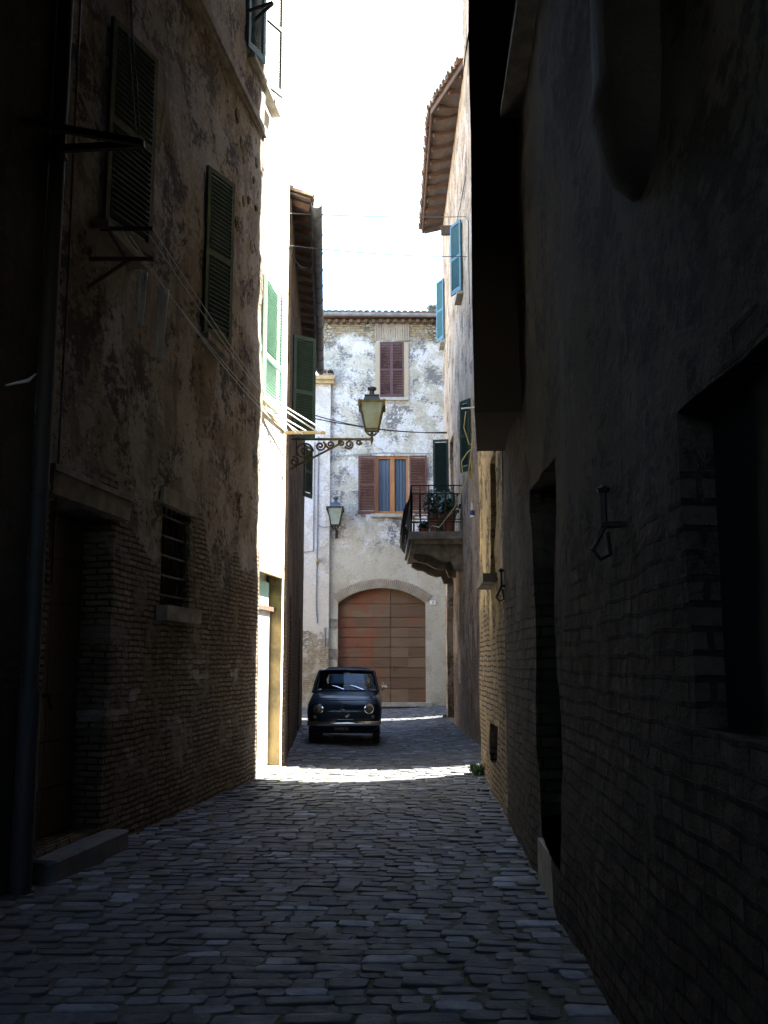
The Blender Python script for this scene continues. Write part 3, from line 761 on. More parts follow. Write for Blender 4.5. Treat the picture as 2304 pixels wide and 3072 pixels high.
mb = MB(); mb.box(FK(9.05, 6.95 - 5.4, -.12), (.1, .1, 2.8), dK)
mb = MB(); mb.box(FK(9.05, 5.57, -.16), (1.06, .05, 2.7), dK); mb.build('balcony_door', M['wood_dk'], pink)
mb = MB(); mb.box(FK(4.4, .6, -.15), (.38, .03, .46), dK); mb.build('vent_grille', M['iron'], pink)
def kleaf(w, h, mat, u, z, ang, lab, mids=(.5,)):
    me = shutter_mesh('shutter', w, h, mat, mids); place_leaf(me, 'shutter', FK(u, z, .04), R(90) + ang, pink, lab)
kleaf(.44, 1.58, M['teal'], 5.05, 9.25, R(25), 'teal louvred shutter standing ajar under the eave')
kleaf(.40, 1.72, M['teal'], 11.1, 10.2, R(25), 'teal louvred shutter near the far corner')
kleaf(.40, 2.8, M['green_dk'], 9.65, 4.25, R(80), 'dark green shutter of the balcony door, opened square to the wall')
kleaf(.32, 1.4, M['green_dk'], 3.45, 5.05, R(30), 'dark green shutter behind the yellow cable')
mb = MB(); mb.box(FK(5.35, 9.18, .06), (.7, .16, .07), dK); mb.build('sill', M['sillstone'], pink); mb = MB(); mb.box(FK(11.45, 10.12, .06), (.7, .16, .07), dK); mb.build('sill', M['sillstone'], pink)
mb = MB(); a = FK(8.2, 12.0, -.1); mb.box(a + V((-.16, 0, 0)), (.42, .16, .20)); mb.build('beam_stub', M['wood_dk'], pink)
# eave (bends in towards the taller end)
zE = 13.8
poly_eave = [(KX - .02, 19.2), (1.08, 21.05), (1.12, KY1 + .25)]
upK = V((.94, 0, .34)).normalized()
mb = MB()
for k in range(10):
    y = 21.3 + k * (KY1 + .1 - 21.3) / 9; a = V((1.16, y, zE - .02)); mb.beam(a, a + V((.9, 0, .22)), .09, .12); mb.build('rafter', M['rafter'], pink); mb = MB()
for k in range(3):
    t_ = (k + .6) / 3; y = 19.2 + 1.85 * t_; x = 1.68 - .6 * t_ + .05; a = V((x, y, zE - .0)); mb.beam(a, a + V((.6, .25, .15)), .09, .12); mb.build('rafter', M['rafter'], pink); mb = MB()
mb = MB()
slabpoly(mb, [(KX - .02, 19.2, zE + .06), (1.08, 21.05, zE + .06), (1.12, KY1 + .25, zE + .06), (1.12 + 2.5, KY1 + .25, zE + .96), (1.08 + 2.5, 21.05, zE + .96), (KX + 2.2, 19.2, zE + .90)], .035)
mb.build('soffit', M['soffit'], pink)
mb = MB(); mb.beam((1.08, 21.05, zE + .045), (1.12, KY1 + .25, zE + .045), .03, .13); mb.beam((KX - .02, 19.2, zE + .045), (1.08, 21.05, zE + .045), .03, .13); mb.beam((1.11, KY1 + .25, zE + .045), (2.9, KY1 + .25, zE + .69), .03, .12)
mb.build('fascia', M['rafter'], pink)
mb = MB(); tile_row(mb, (1.0, 21.1, zE + .10), (1.04, KY1 + .25, zE + .10), upK, rows=6, seed=8)
dgn = V((-.6, 1.85, 0)).normalized(); upB = V((.93, .3, .33)).normalized()
tile_row(mb, V((KX - .1, 19.15, zE + .10)), V((1.0, 21.05, zE + .10)), upB, rows=5, seed=9)
mb.build('roof', M['tile'], pink, smooth=50)
# balcony: part of the pink house
BZ = 4.2; by0, by1, bx = 21.0, 25.6, .53
mb = MB(); 
slabpoly(mb, [(bx, by0, BZ - .16), (bx, by1, BZ - .16), (KX + .1, by1, BZ - .16), (KX + .1, by0, BZ - .16)], .16)
slabpoly(mb, [(bx + .06, by0 + .08, BZ - .26), (bx + .06, by1 - .08, BZ - .26), (KX + .1, by1 - .08, BZ - .26), (KX + .1, by0 + .08, BZ - .26)], .11)
bal = mb.build('balcony', M['stone'], pink)
for y in (21.35, 23.3, 25.25):
    mb = MB(); prof = [(KX + .05, BZ - .26), (bx + .18, BZ - .26), (bx + .16, BZ - .36), (bx + .3, BZ - .44), (bx + .45, BZ - .46), (bx + .62, BZ - .56), (bx + .8, BZ - .62), (bx + .92, BZ - .60), (bx + .98, BZ - .78), (KX + .05, BZ - .80)]
    n_ = len(prof); w = .13
    mb.add([(x, y - w, z) for x, z in prof] + [(x, y + w, z) for x, z in prof], [tuple(range(n_)), tuple(range(2 * n_ - 1, n_ - 1, -1))] + [(i, (i + 1) % n_, n_ + (i + 1) % n_, n_ + i) for i in range(n_)])
    mb.build('corbel', M['stone'], bal)
mb = MB()
rl = [(KX, by0 + .06), (bx + .06, by0 + .06), (bx + .06, by1 - .06), (KX, by1 - .06)]
for z in (BZ + 1.0, BZ + .82, BZ + .27, BZ + .21):
    for a, b in zip(rl, rl[1:]): mb.beam((*a, z), (*b, z), .03, .022)
def balu(p, flat=True):
    x, y = p
    mb.box((x, y, BZ + .5), (.018, .018, 1.0)); mb.box((x, y, BZ + .55), (.045, .03, .50))
for a, b in zip(rl, rl[1:]):
    L = math.dist(a, b); m = max(2, round(L / .19))
    for k in range(m + 1):
        t_ = k / m; balu((a[0] + (b[0] - a[0]) * t_, a[1] + (b[1] - a[1]) * t_))
rail = mb.build('balcony_railing', M['iron'], pink)
mb = MB()   # wrought baskets bulging from the street side
for k in range(26):
    y = by0 + .1 + k * (by1 - by0 - .2) / 25
    pts = [V((bx + .05 - .19 * math.sin(min(1, t_ / 8 * 1.25) * math.pi) ** .8 * (1 - .2 * t_ / 8), y, BZ - .05 + 1.0 * t_ / 8)) for t_ in range(9)]
    mb.tube(pts, .008, 5)
for z in (.12, .5): mb.tube([(bx - .12 if z < .4 else bx - .1, by0 + .1, BZ + z), (bx - .12, by1 - .1, BZ + z)], .009, 5)
mb.build('railing_basket', M['iron'], pink)

# ---- far right block closing the second lane
far = thing('back_house', 'house block beyond the pinkish house, seen only past its far corner', 'house', (2.3, 28.3, 0))
mb = MB(); shell(mb, [(2.3, 28.25), (2.3, 33.9), (14, 33.9), (14, 28.25 + 11.7 * s12 / c12)], -.2, 14.5)
mb.build('wall', M['pink'], far)
# ---- left side of the little square
sq = thing('square_house', 'house across the small square behind the eaved house on the left', 'house', (-9, 25, 0))
mb = MB(); shell(mb, [(-9.5, 14.6), (-9.5, 44), (-14, 44), (-14, 14.6)], -.2, 9); mb.build('wall', M['wing'], sq)

# ---- facade at the end
FY = 34.0
FF, dF, nF = frame_of((-2.3, FY), (3.0, FY), (0, 1))
def uF(x): return x + 2.3
fac = thing('whitewashed_house', 'pale whitewashed brick house at the street end with a big arched garage door', 'house', (0, FY, 0))
mb = MB()
ops = [(uF(-1.57), uF(1.42), .10, 3.95, .32, .5), (uF(-.28), uF(.86), 6.52, 8.55, .18), (uF(-.17), uF(.70), 10.65, 12.68, .08)]
wall_face(mb, (-2.3, FY), (3.0, FY), -.2, 13.5, ops, .05, .16, (0, 1))
shell(mb, [(-2.3, FY), (3.0, FY), (3.0, FY + 7), (-2.3, FY + 7)], -.2, 13.5, skip=(0,))
mb.build('wall', M['facade'], fac, smooth=45)
# voussoirs / soldier courses
mb = MB(); rn = random.Random(2)
w = (1.42 + 1.57) / 2; rise = .5; r_ = (w * w + rise * rise) / (2 * rise); cx = (-1.57 + 1.42) / 2; zc = 3.95 - r_; am = math.asin(w / r_)
for k in range(52):
    g_ = -am + 2 * am * (k + .5) / 52; dr_ = V((math.sin(g_), 0, math.cos(g_))); c = V((cx, FY - .012, zc)) + dr_ * (r_ + .16 + rn.uniform(-.02, .02))
    mb.box(c, (.052, .05, .30), (math.cos(g_), 0, -math.sin(g_)), dr_)
AB = simple('arch_bricks', (.37, .31, .22), (.25, .20, .15), .9, 3, bump=.01)
mb.build('brick_arch', AB, fac); mb = MB()
for k in range(15):
    mb.box((-.30 + k * .083, FY - .010, 13.02 + rn.uniform(-.01, .01)), (.066, .05, .62))
mb.build('brick_lintel', AB, fac)
mb = MB()
for x, z, w_, h_ in ((-1.80, 1.72, .5, .34), (-1.35, 2.1, .0, .0), (-1.72, 2.75, .26, .3)):
    if w_: mb = MB(); mb.box((x, FY - .005, z), (w_, .06, h_)); mb.build('stone_block', M['stone'], fac)
# garage door boards
GX0, GX1 = -1.57, 1.42; mid = .22
mb = MB(); zr = [.10, .55, .92, 1.26, 1.60, 1.95, 2.28, 2.62, 2.96, 3.42, 3.95]
for a, b in zip(zr, zr[1:]):
    for x0, x1, cols in ((GX0, mid - .008, 3), (mid + .008, GX1, 2)):
        for c_ in range(cols):
            q0 = x0 + (x1 - x0) * c_ / cols; q1 = x0 + (x1 - x0) * (c_ + 1) / cols
            mb.box(((q0 + q1) / 2, FY + .24, (a + b) / 2), (q1 - q0 - .006, .05, b - a - .022))
mb.box(((GX0 + GX1) / 2, FY + .285, 2.0), (GX1 - GX0 - .01, .03, 3.85))
gd = mb.build('garage_door', M['gate'], fac)
mb = MB(); mb.tube([(mid + .1, FY + .20, 1.15), (mid + .1, FY + .15, 1.15), (mid + .1, FY + .15, 1.3), (mid + .1, FY + .20, 1.3)], .012, 6); mb.build('handle', M['iron'], gd)
mb = MB(); mb.box((-.02, FY - .12, .045), (3.25, .5, .12)); mb.build('doorstep', M['sillstone'], fac)
# windows
mb = MB(); mb.box((.26, FY - .04, 10.57), (1.2, .22, .10)); mb.build('sill', M['sillstone'], fac); mb = MB(); mb.box((.29, FY - .04, 6.44), (1.55, .24, .11)); mb.build('sill', M['sillstone'], fac)
mb = MB(); mb.box((-.23, FY - .004, 11.6), (.16, .05, 2.1)); mb.build('window_surround', M['wing'], fac); mb = MB(); mb.box((.79, FY - .004, 11.6), (.16, .05, 2.1)); mb.build('window_surround', M['wing'], fac)
me = shutter_mesh('shutter', .43, 2.0, M['plum'], (.5,), 17)
place_leaf(me, 'shutter', (-.165, FY - .01, 10.65), 0, fac); place_leaf(me, 'shutter', (.265, FY - .01, 10.65), 0, fac)
me = shutter_mesh('shutter', .60, 2.05, M['brown'], (.5,), 18)
place_leaf(me, 'shutter', (-.89, FY - .05, 6.5), 0, fac); place_leaf(me, 'shutter', (.88, FY - .05, 6.5), 0, fac)
mb = MB()
for x in (-.24, .29, .82): mb.box((x, FY + .10, 7.53), (.09 if x != .29 else .15, .07, 2.0))
for z in (6.57, 8.50): mb.box((.29, FY + .10, z), (1.0, .065, .09))
wf = mb.build('window_frame', M['orange_wood'], fac)
mb = MB(); mb.add([(-.2, FY + .115, 6.58), (.78, FY + .115, 6.58), (.78, FY + .115, 8.48), (-.2, FY + .115, 8.48)], [(0, 1, 2, 3)]); mb.build('pane', M['winglass'], wf)
mb = MB(); vs = []; N = 60
for i in range(N + 1):
    x = -.22 + 1.04 * i / N; y = FY + .148 + .012 * math.sin(i * 1.15) + .005 * math.sin(i * 2.7); vs += [(x, y, 6.56), (x, y, 8.52)]
mb.add(vs, [(2 * i, 2 * i + 2, 2 * i + 3, 2 * i + 1) for i in range(N)]); mb.build('curtain', M['curtain'], wf, smooth=180)
# eave, gutter, tiles
mb = MB(); mb.box((.35, FY - .10, 13.58), (5.3, .5, .16))
for k in range(20): mb.box((-2.2 + k * .26, FY - .14, 13.37), (.10, .26, .10))
mb.build('eave', M['rafter'], fac)
gutter((-2.35, FY - .34, 13.62), (3.0, FY - .34, 13.56), .10, M['zinc'], fac, 1.4)
mb = MB(); tile_row(mb, (-2.4, FY - .30, 13.60), (3.0, FY - .30, 13.56), (0, .93, .30), rows=8, r=.11, pitch=.235, seed=11); mb.build('roof', M['tiledk'], fac, smooth=50)
mb = MB(); mb.box((1.82, FY + .8, 13.95), (.4, .5, .4)); 
for k in range(9): mb.box((1.62 + rn.uniform(0, .35), FY + .4 + rn.uniform(0, .3), 14.12 + rn.uniform(-.02, .08)), (.2, .12, .07), (rn.uniform(-1, 1), 1, rn.uniform(-.3, .3)))
mb.build('chimney', M['tiledk'], fac)
mb = MB()   # conduit and cable clipped to the front
mb.tube([(-1.86, FY - .03, 8.75), (-1.75, FY - .03, 8.52), (0, FY - .03, 8.66), (1.7, FY - .03, 8.62)], .012, 5)
mb.build('wall_cable', M['greycable'], fac)

# ---- white wing left of the facade
wing = thing('white_plaster_wing', 'narrow white plastered wing with a tiled ochre ledge, left of the arched garage door', 'house', (-2.4, FY, 0))
mb = MB(); WY = FY - .13
wall_face(mb, (-6.5, WY), (-1.87, WY), -.2, 11.3, (), .03, .18, (0, 1))
shell(mb, [(-6.5, WY), (-1.87, WY), (-1.87, FY + 5), (-6.5, FY + 5)], -.2, 11.3, skip=(0,))
mb.build('wall', M['wing'], wing, smooth=45)
mb = MB(); mb.box((-4.1, WY - .05, 11.15), (4.7, .22, .12)); mb.box((-4.1, WY - .09, 11.28), (4.75, .32, .14)); mb.build('cornice', M['ledge'], wing)
mb = MB(); mb.box((-1.97, WY - .08, 11.39), (.34, .3, .06)); tile_row(mb, (-6.4, WY - .18, 11.42), (-1.85, WY - .18, 11.42), (0, .93, .3), rows=4, r=.12, pitch=.26, seed=12); mb.build('roof', M['tile'], wing, smooth=50)
mb = MB()
mb.tube([(-2.28, WY - .03, 9.2), (-2.3, WY - .03, 3.3), (-2.26, WY - .03, 2.75)], .022, 6); mb.tube([(-2.42, WY - .03, 9.0), (-2.42, WY - .03, 5.2), (-2.95, WY - .03, 5.15)], .02, 6)
mb.tube([(-2.3, WY - .03, 6.1), (-2.05, WY - .05, 6.0), (-1.75, WY - .05, 6.1)], .014, 5)
mb.tube([(-2.0, WY - .03, 2.6), (-2.0, WY - .03, 1.95)], .022, 6)
mb.build('conduit', M['greycable'], wing)
mb = MB(); mb.box((-2.25, WY - .08, 4.88), (.12, .16, .1), (1, .3, 0)); mb.build('junction_box', M['ledge'], wing)

# ---- unseen vault added over the camera to block sky light from the near street
pas = thing('shade_vault', 'unseen plastered vault added above the viewer to keep sky light off the near street', 'vault', (-.9, 0, 3.8))
mb = MB(); vs = []; N = 14
for y in (-6, 3.1):
    for k in range(N + 1):
        g_ = math.pi * k / N; vs.append((-.95 - 2.3 * math.cos(g_), y, 3.85 + .8 * math.sin(g_)))
    vs += [(1.4, y, 9.5), (-3.3, y, 9.5)]
K = N + 3
mb.add(vs, [tuple(range(K)), tuple(range(K, 2 * K))[::-1]] + [(k, (k + 1) % K, K + (k + 1) % K, K + k) for k in range(K)])
mb.build('shade_vault_body', M['near'], pas)

bk = thing('back_blocker', 'unseen dark wall block added behind the viewer to cut the sky light', 'house', (-.9, -6.1, 0))  # added behind the camera to cut light from the back
mb = MB(); wall_face(mb, (-6.5, -6.05), (6.5, -6.05), -.1, 3.3, (), .02, .4, (0, -1)); shell(mb, [(-6.5, -6.05), (6.5, -6.05), (6.5, -9), (-6.5, -9)], -.1, 3.3, skip=(0,))
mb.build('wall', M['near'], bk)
bri = thing('overhead_blocker', 'unseen plastered block added high over the street to shade its near stretch', 'house', (-.9, 5.8, 7.85))  # added above the view to shade the near walls and paving
mb = MB(); slabpoly(mb, [(-2.9, 3.12, 7.85), (1.4, 3.12, 7.85), (1.4, 8.5, 7.85), (-2.9, 8.5, 7.85)], 4.5)
slabpoly(mb, [(-2.7, 8.5, 9.35), (1.5, 8.5, 9.35), (1.5, 10.6, 9.35), (-2.7, 10.6, 9.35)], 3.0)
mb.build('wall', M['near'], bri)

# ================================================================== THINGS ON THE WALLS
# street lamp on scrolled arm
def lantern(mb_frame, mb_glass, mb_cap, c, s_=1.0, cap_h=.2):
    c = V(c)   # c = centre of lantern bottom
    w0, w1, h = .10 * s_, .185 * s_, .42 * s_
    cs = ((-1, -1), (1, -1), (1, 1), (-1, 1))
    for i, j in cs: mb_frame.beam(c + V((i * w0, j * w0, 0)), c + V((i * w1, j * w1, h)), .018 * s_, .018 * s_)
    for q in range(4):
        a, b = cs[q], cs[(q + 1) % 4]
        mb_frame.beam(c + V((a[0] * w0, a[1] * w0, 0)), c + V((b[0] * w0, b[1] * w0, 0)), .02 * s_, .02 * s_)
        mb_frame.beam(c + V((a[0] * w1, a[1] * w1, h)), c + V((b[0] * w1, b[1] * w1, h)), .03 * s_, .035 * s_)
        k = .985
        mb_glass.add([c + V((a[0] * w0 * k, a[1] * w0 * k, 0)), c + V((b[0] * w0 * k, b[1] * w0 * k, 0)), c + V((b[0] * w1 * k, b[1] * w1 * k, h)), c + V((a[0] * w1 * k, a[1] * w1 * k, h))], [(0, 1, 2, 3)])
        mb_frame.box(c + V((a[0] * w1 * 1.05, a[1] * w1 * 1.05, h - .03 * s_)), (.035 * s_, .035 * s_, .10 * s_)); 
    def ringbox(z0, wa, z1, wb):
        vs = [c + V((i * wa, j * wa, z0)) for i, j in cs] + [c + V((i * wb, j * wb, z1)) for i, j in cs]
        mb_cap.add(vs, [(0, 3, 2, 1), (4, 5, 6, 7)] + [(q, (q + 1) % 4, 4 + (q + 1) % 4, 4 + q) for q in range(4)])
    ringbox(h + .015 * s_, w1 * 1.05, h + .025 * s_, w1 * .82); ringbox(h + .025 * s_, w1 * .74, h + .11 * s_, w1 * .56); ringbox(h + .11 * s_, w1 * .62, h + .125 * s_, w1 * .60)
    mb_cap.lathe(c + V((0, 0, h + .12 * s_)), [(.06 * s_, 0), (.035 * s_, .06 * s_), (.035 * s_, .085 * s_), (.07 * s_, .11 * s_), (.07 * s_, .14 * s_), (.03 * s_, .16 * s_), (.0, .165 * s_)], 12)
    for q in range(4):
        a = cs[q]; pts = [c + V((a[0] * w0 * (1 - t_ / 8 * .95), a[1] * w0 * (1 - t_ / 8 * .95), -.09 * s_ * math.sin(t_ / 8 * math.pi / 2) - (.02 if t_ else 0) * 0)) for t_ in range(9)]
        mb_frame.tube(pts, .009 * s_, 5)
LY = 15.6; LZ = 4.98; WX = -1.50; LXc = -.195
lamp = thing('street_lamp', 'four sided street lamp with frosted glass on a scrolled iron arm over the street', 'street lamp', (WX, LY, LZ))
mf, mg, mc = MB(), MB(), MB()
lantern(mf, mg, mc, (LXc, LY, LZ + .15), 1.03)
mf.lathe((LXc, LY, LZ - .12), [(.0, 0), (.022, .09), (.03, .13), (.02, .17), (.035, .2), (.015, .24)], 8)
mf.build('lantern_frame', M['lampiron'], lamp, smooth=40); mg.build('glass', M['frost'], lamp); mc.build('cap', M['lampcap'], lamp, smooth=30)
mb = MB(); X1 = V((1, 0, 0)); Z1 = V((0, 0, 1))
mb.beam((WX - .05, LY, LZ), (LXc, LY, LZ), .03, .035)
mb.beam((WX - .02, LY, LZ - .50), (-.98, LY, LZ - .22), .025, .03); mb.beam((-.98, LY, LZ - .22), (-.68, LY, LZ - .06), .025, .03)
for c, r0, tn, st, dr_ in (((-1.28, LY, LZ - .20), .15, 1.7, 0, 1), ((-1.02, LY, LZ - .11), .085, 1.6, 1, -1), ((-.86, LY, LZ - .085), .07, 1.5, 3, 1), ((-.56, LY, LZ - .085), .075, 1.6, 3.6, 1), ((-.40, LY, LZ - .05), .045, 1.3, 0, -1), ((-.68, LY, LZ - .06), .05, 1.3, 2, 1), ((-1.43, LY, LZ - .36), .08, 1.4, 2, -1)):
    mb.tube(spiral(c, r0, tn, X1, Z1, st, dr_), .017, 6)
for x in (-.72, -.60): mb.lathe((x, LY, LZ - .03), [(.0, 0), (.03, .03), (.0, .06)], 8)
mb.box((WX + .0, LY, LZ - .25), (.03, .08, .62))
mb.build('arm', M['lampiron'], lamp, smooth=60)

# small wall lantern on the white wing
WLX = -1.66
l2 = thing('wall_lantern', 'small wall lantern with dark blue cap on the white plaster above the garage', 'street lamp', (WLX, FY - .5, 5.9))
mf, mg, mc = MB(), MB(), MB()
lantern(mf, mg, mc, (WLX, FY - .45, 6.05), 1.4)
mf.tube([(WLX, FY - .45, 6.05), (WLX, FY - .45, 5.95), (WLX + .02, FY - .3, 5.85), (WLX + .03, FY - .02, 5.8)], .02, 6); mf.box((WLX + .03, FY - .05, 5.8), (.09, .04, .3))
mf.build('lantern_frame', M['iron'], l2); mg.build('glass', M['frost'], l2); mc.build('cap', M['lampcap'], l2, smooth=30)

# house number plaque
pl = thing('number_plaque', 'small white house number plaque beside the garage arch', 'house number', (1.66, FY - .03, 3.45))
mb = MB(); mb.box((1.66, FY - .05, 3.45), (.20, .02, .14)); mb.build('plate', M['white'], pl)
def tomesh(o):
    dg = bpy.context.evaluated_depsgraph_get(); me = bpy.data.meshes.new_from_object(o.evaluated_get(dg))
    n = bpy.data.objects.new('lettering', me); COL.objects.link(n); n.parent = o.parent; n.location = o.location; n.rotation_euler = o.rotation_euler
    bpy.data.objects.remove(o); return n
def text(s_, loc, size, mat, parent, name='lettering', rx_=90):
    c = bpy.data.curves.new(name, 'FONT'); c.body = s_; c.size = size; c.extrude = .002; c.align_x = 'CENTER'; c.align_y = 'CENTER'
    o = bpy.data.objects.new(name, c); COL.objects.link(o); o.parent = parent; o.location = V(loc) - parent_off(parent); o.rotation_euler = (R(rx_), 0, 0)
    c.materials.append(mat); return tomesh(o)
text('3', (1.66, FY - .063, 3.45), .13, M['ink'], pl)

# drying racks on the left wall
def rack(name, label, segs, r, loc, mat=None, flat=None):
    t_ = thing(name, label, 'drying rack', loc, 'iron drying racks'); 
    mb = MB()
    for a, b in segs: mb.beam(a, b, r * 2, r * 2.4)
    mb.build('frame', mat or M['iron'], t_); return t_
rack('drying_rack', 'black iron rack arm jutting out near the downpipe, in front of the first green shutter', [((-2.47, 6.22, 5.05), (-1.70, 6.5, 5.04)), ((-2.44, 6.56, 5.02), (-1.68, 6.52, 5.04)), ((-1.72, 6.48, 5.04), (-1.72, 6.56, 5.04))], .02, (-2.45, 6.4, 5.0))
rb = rack('drying_rack', 'iron rack frame with a diagonal brace below the first green shutter', [((-2.33, 7.48, 4.60), (-1.82, 7.48, 4.60)), ((-2.26, 7.50, 4.86), (-1.84, 7.50, 4.86)), ((-2.18, 7.49, 4.60), (-2.18, 7.49, 4.87)), ((-1.84, 7.49, 4.58), (-1.84, 7.49, 4.90)), ((-2.33, 7.48, 4.36), (-2.0, 7.48, 4.60)), ((-2.20, 7.5, 4.87), (-2.2, 8.1, 4.86))], .012, (-2.31, 7.48, 4.4))
rack('drying_rack', 'short iron rack arm high under the corner shutter, at the top of the left wall', [((-1.83, 11.6, 9.62), (-1.42, 11.6, 9.78)), ((-1.80, 11.9, 9.64), (-1.42, 11.62, 9.78))], .014, (-1.83, 11.7, 9.6))
rc = rack('drying_rack', 'ochre painted rack on the sunlit wall holding the white lines', [((-1.60, 12.98, 4.84), (-1.47, 14.3, 4.80)), ((-1.50, 14.36, 4.80), (-.86, 14.36, 4.80)), ((-1.50, 14.3, 4.80), (-1.47, 14.42, 4.80))], .018, (-1.5, 14.0, 4.7), M['ledge'])
# ropes
def sag(a, b, s_, n_=14): a = V(a); b = V(b); return [a.lerp(b, k / n_) - V((0, 0, s_ * 4 * (k / n_) * (1 - k / n_))) for k in range(n_ + 1)]
def rope(label, pts_list, r, mat, cat='clothesline', name='clothesline', grp='lines strung across the street'):
    t_ = MB()
    for p in pts_list: t_.tube(p, r, 5)
    o = t_.build(name, mat); tag(o, label, cat, grp); return o
rope('outer pair of white clotheslines from the braced rack to the ochre rack', [sag((-1.84, 7.49, 4.86), (-1.34, 14.36, 4.82), .06), sag((-1.86, 7.49, 4.80), (-1.30, 14.36, 4.80), .09)], .0045, M['rope'])
rope('inner pair of clotheslines closest to the left wall, passing behind the hanging cloths', [sag((-2.1, 7.52, 4.86), (-1.42, 14.3, 4.82), .10), sag((-2.02, 7.50, 4.80), (-1.45, 14.3, 4.80), .14)], .0045, M['rope'])
rope('bright sunlit white lines looped round the ochre rack bar', [sag((-1.56, 12.98, 4.98), (-.88, 14.37, 4.83), .0), sag((-1.56, 12.98, 4.93), (-.93, 14.37, 4.78), .0), sag((-1.58, 12.98, 4.82), (-1.16, 14.37, 4.83), .0), sag((-1.58, 12.98, 4.78), (-1.20, 14.37, 4.78), .0)], .012, M['white'])
rope('twin thin lines rising from the upper rack arm to the top of the picture', [[(-1.70, 6.5, 5.05), (-1.95, 6.6, 7.2)], [(-1.73, 6.5, 5.05), (-1.98, 6.6, 7.2)]], .004, M['greycable'])
def cloth(label, x, y, z, w, h, ang):
    mb = MB(); vs = []; nx, nz = 8, 12
    for j in range(nz + 1):
        for i in range(nx + 1):
            t_ = i / nx - .5; ww = w * (1 - .25 * j / nz)
            vs.append((x + t_ * ww * math.cos(ang) + .012 * math.sin(i * 1.9 + j * .3), y + t_ * ww * math.sin(ang) + .014 * math.cos(i * 2.3 + j * .2), z - h * j / nz + .01 * math.sin(i)))
    mb.add(vs, [(j * (nx + 1) + i, j * (nx + 1) + i + 1, (j + 1) * (nx + 1) + i + 1, (j + 1) * (nx + 1) + i) for j in range(nz) for i in range(nx)])
    o = mb.build('hanging_cloth', M['cloth'], smooth=180); o.modifiers.new('s', 'SOLIDIFY').thickness = .004
    tag(o, label, 'laundry', 'white laundry on the lines')
cloth('shorter white cloth hanging left, right under the braced rack', -1.97, 7.75, 4.60, .08, .45, .9)
cloth('longer white cloth hanging right, beside the shorter cloth', -1.83, 7.85, 4.50, .12, .60, .9)
# rope end at far left
mb = MB(); mb.tube([(-2.35, 6.0, 3.15), (-2.25, 6.1, 3.21), (-2.22, 6.15, 3.27)], .018, 6, rr=[.006, .012, .003])
tag(mb.build('frayed_rope', M['cloth']), 'frayed pale rope end on the dark wall at the left edge', 'rope')

# wires across
rope('highest thin wire across the street against the sky', [sag((-1.44, 14.4, 8.25), (1.66, 19.0, 10.35), .03)], .008, M['greycable'], 'wire', 'overhead_wire')
rope('lower doubled wire crossing below the highest one', [sag((-1.44, 14.38, 7.72), (1.66, 19.0, 9.5), .05), sag((-1.44, 14.38, 7.70), (-1.35, 16.5, 8.25), .12)], .008, M['cable'], 'wire', 'overhead_wire')
rope('twisted black cable sagging in front of the whitewashed house', [sag((-1.92, 24.0, 7.45), (1.68, 26.0, 7.5), .10), sag((-1.92, 24.0, 7.55), (1.68, 26.0, 7.53), .17)], .013, M['cable'], 'wire', 'overhead_wire')
rope('short dark wire rising across the pinkish wall to the right', [sag((1.66, 21.5, 11.4), (1.62, 18.6, 11.0), .05), [(1.64, 19, 10.35), (1.63, 18.2, 9.9), (1.63, 18.2, 8.2)]], .010, M['cable'], 'wire', 'overhead_wire')

# yellow cable with plug
yc = thing('hanging_yellow_cable', 'looped yellow cable hanging from a bracket, ending in a blue and white plug', 'cable', (1.55, 17.4, 5.9))
mb = MB(); X = 1.57; Y = 17.4
mb.tube([(X, Y, 5.98), (X + .02, Y, 5.5), (X - .03, Y, 5.0), (X + .03, Y, 4.6), (X - .01, Y, 4.25)], .011, 6)
mb.tube([(X - .10, Y, 5.9), (X - .14, Y, 5.6), (X - .05, Y, 5.3), (X + .05, Y, 5.25), (X - .08, Y, 5.15), (X - .19, Y, 4.98), (X - .17, Y, 4.75), (X - .03, Y, 4.68), (X + .02, Y, 5.0)], .010, 6)
mb.tube([(X + .02, Y, 5.4), (X - .08, Y, 4.7), (X - .25, Y + 1, 4.3), (X - .45, 20.0, 4.15), (X - .55, 21.0, 4.32), (1.0, 22.5, 4.25)], .010, 6)
mb.build('cord', M['yellow'], yc, smooth=60)
mb = MB(); mb.lathe((X - .01, Y, 3.98), [(.045, 0), (.045, .03), (.04, .12), (.03, .125), (.012, .26)], 12)
pg = mb.build('plug', M['white'], yc, smooth=40)
mb = MB(); mb.lathe((X - .01, Y, 4.01), [(.046, 0), (.042, .09)], 12); mb.build('plug_band', M['blue_plastic'], yc, smooth=40)
mb = MB(); mb.tube([(X + .1, Y, 5.98), (X - .18, Y, 5.95)], .014, 6); mb.build('bracket', M['white'], yc)

# iron fittings on the right wall
def fitting(label, y, z, s_):
    mb = MB(); F = lambda dy, dz, o_: FRr(uR(y) + dy, z + dz, o_)
    mb.tube([F(0, .14 * s_, .05), F(0, .0, .05), F(.01, -.04 * s_, .07)], .012 * s_, 6); mb.lathe(F(0, .13 * s_, .05), [(.02 * s_, 0), (.03 * s_, .02), (.0, .04)], 8)
    mb.tube([F(-.03, 0, -.05), F(0, 0, .06)], .014, 6); mb.tube([F(.0, -.01, .05), F(.0, -.1 * s_, .10), F(.0, -.14 * s_, .07), F(0, -.12 * s_, .03), F(0, -.03, .04)], .010 * s_, 6)
    tag(mb.build('iron_hook', M['iron']), label, 'hook', 'iron hooks on the right wall')
fitting('forged iron hook on the warm lit stretch of the right wall', 9.15, 2.14, 1.0)
fitting('larger forged iron hook nearer the camera, right of the arched doorway', 4.0, 2.0, 1.0)

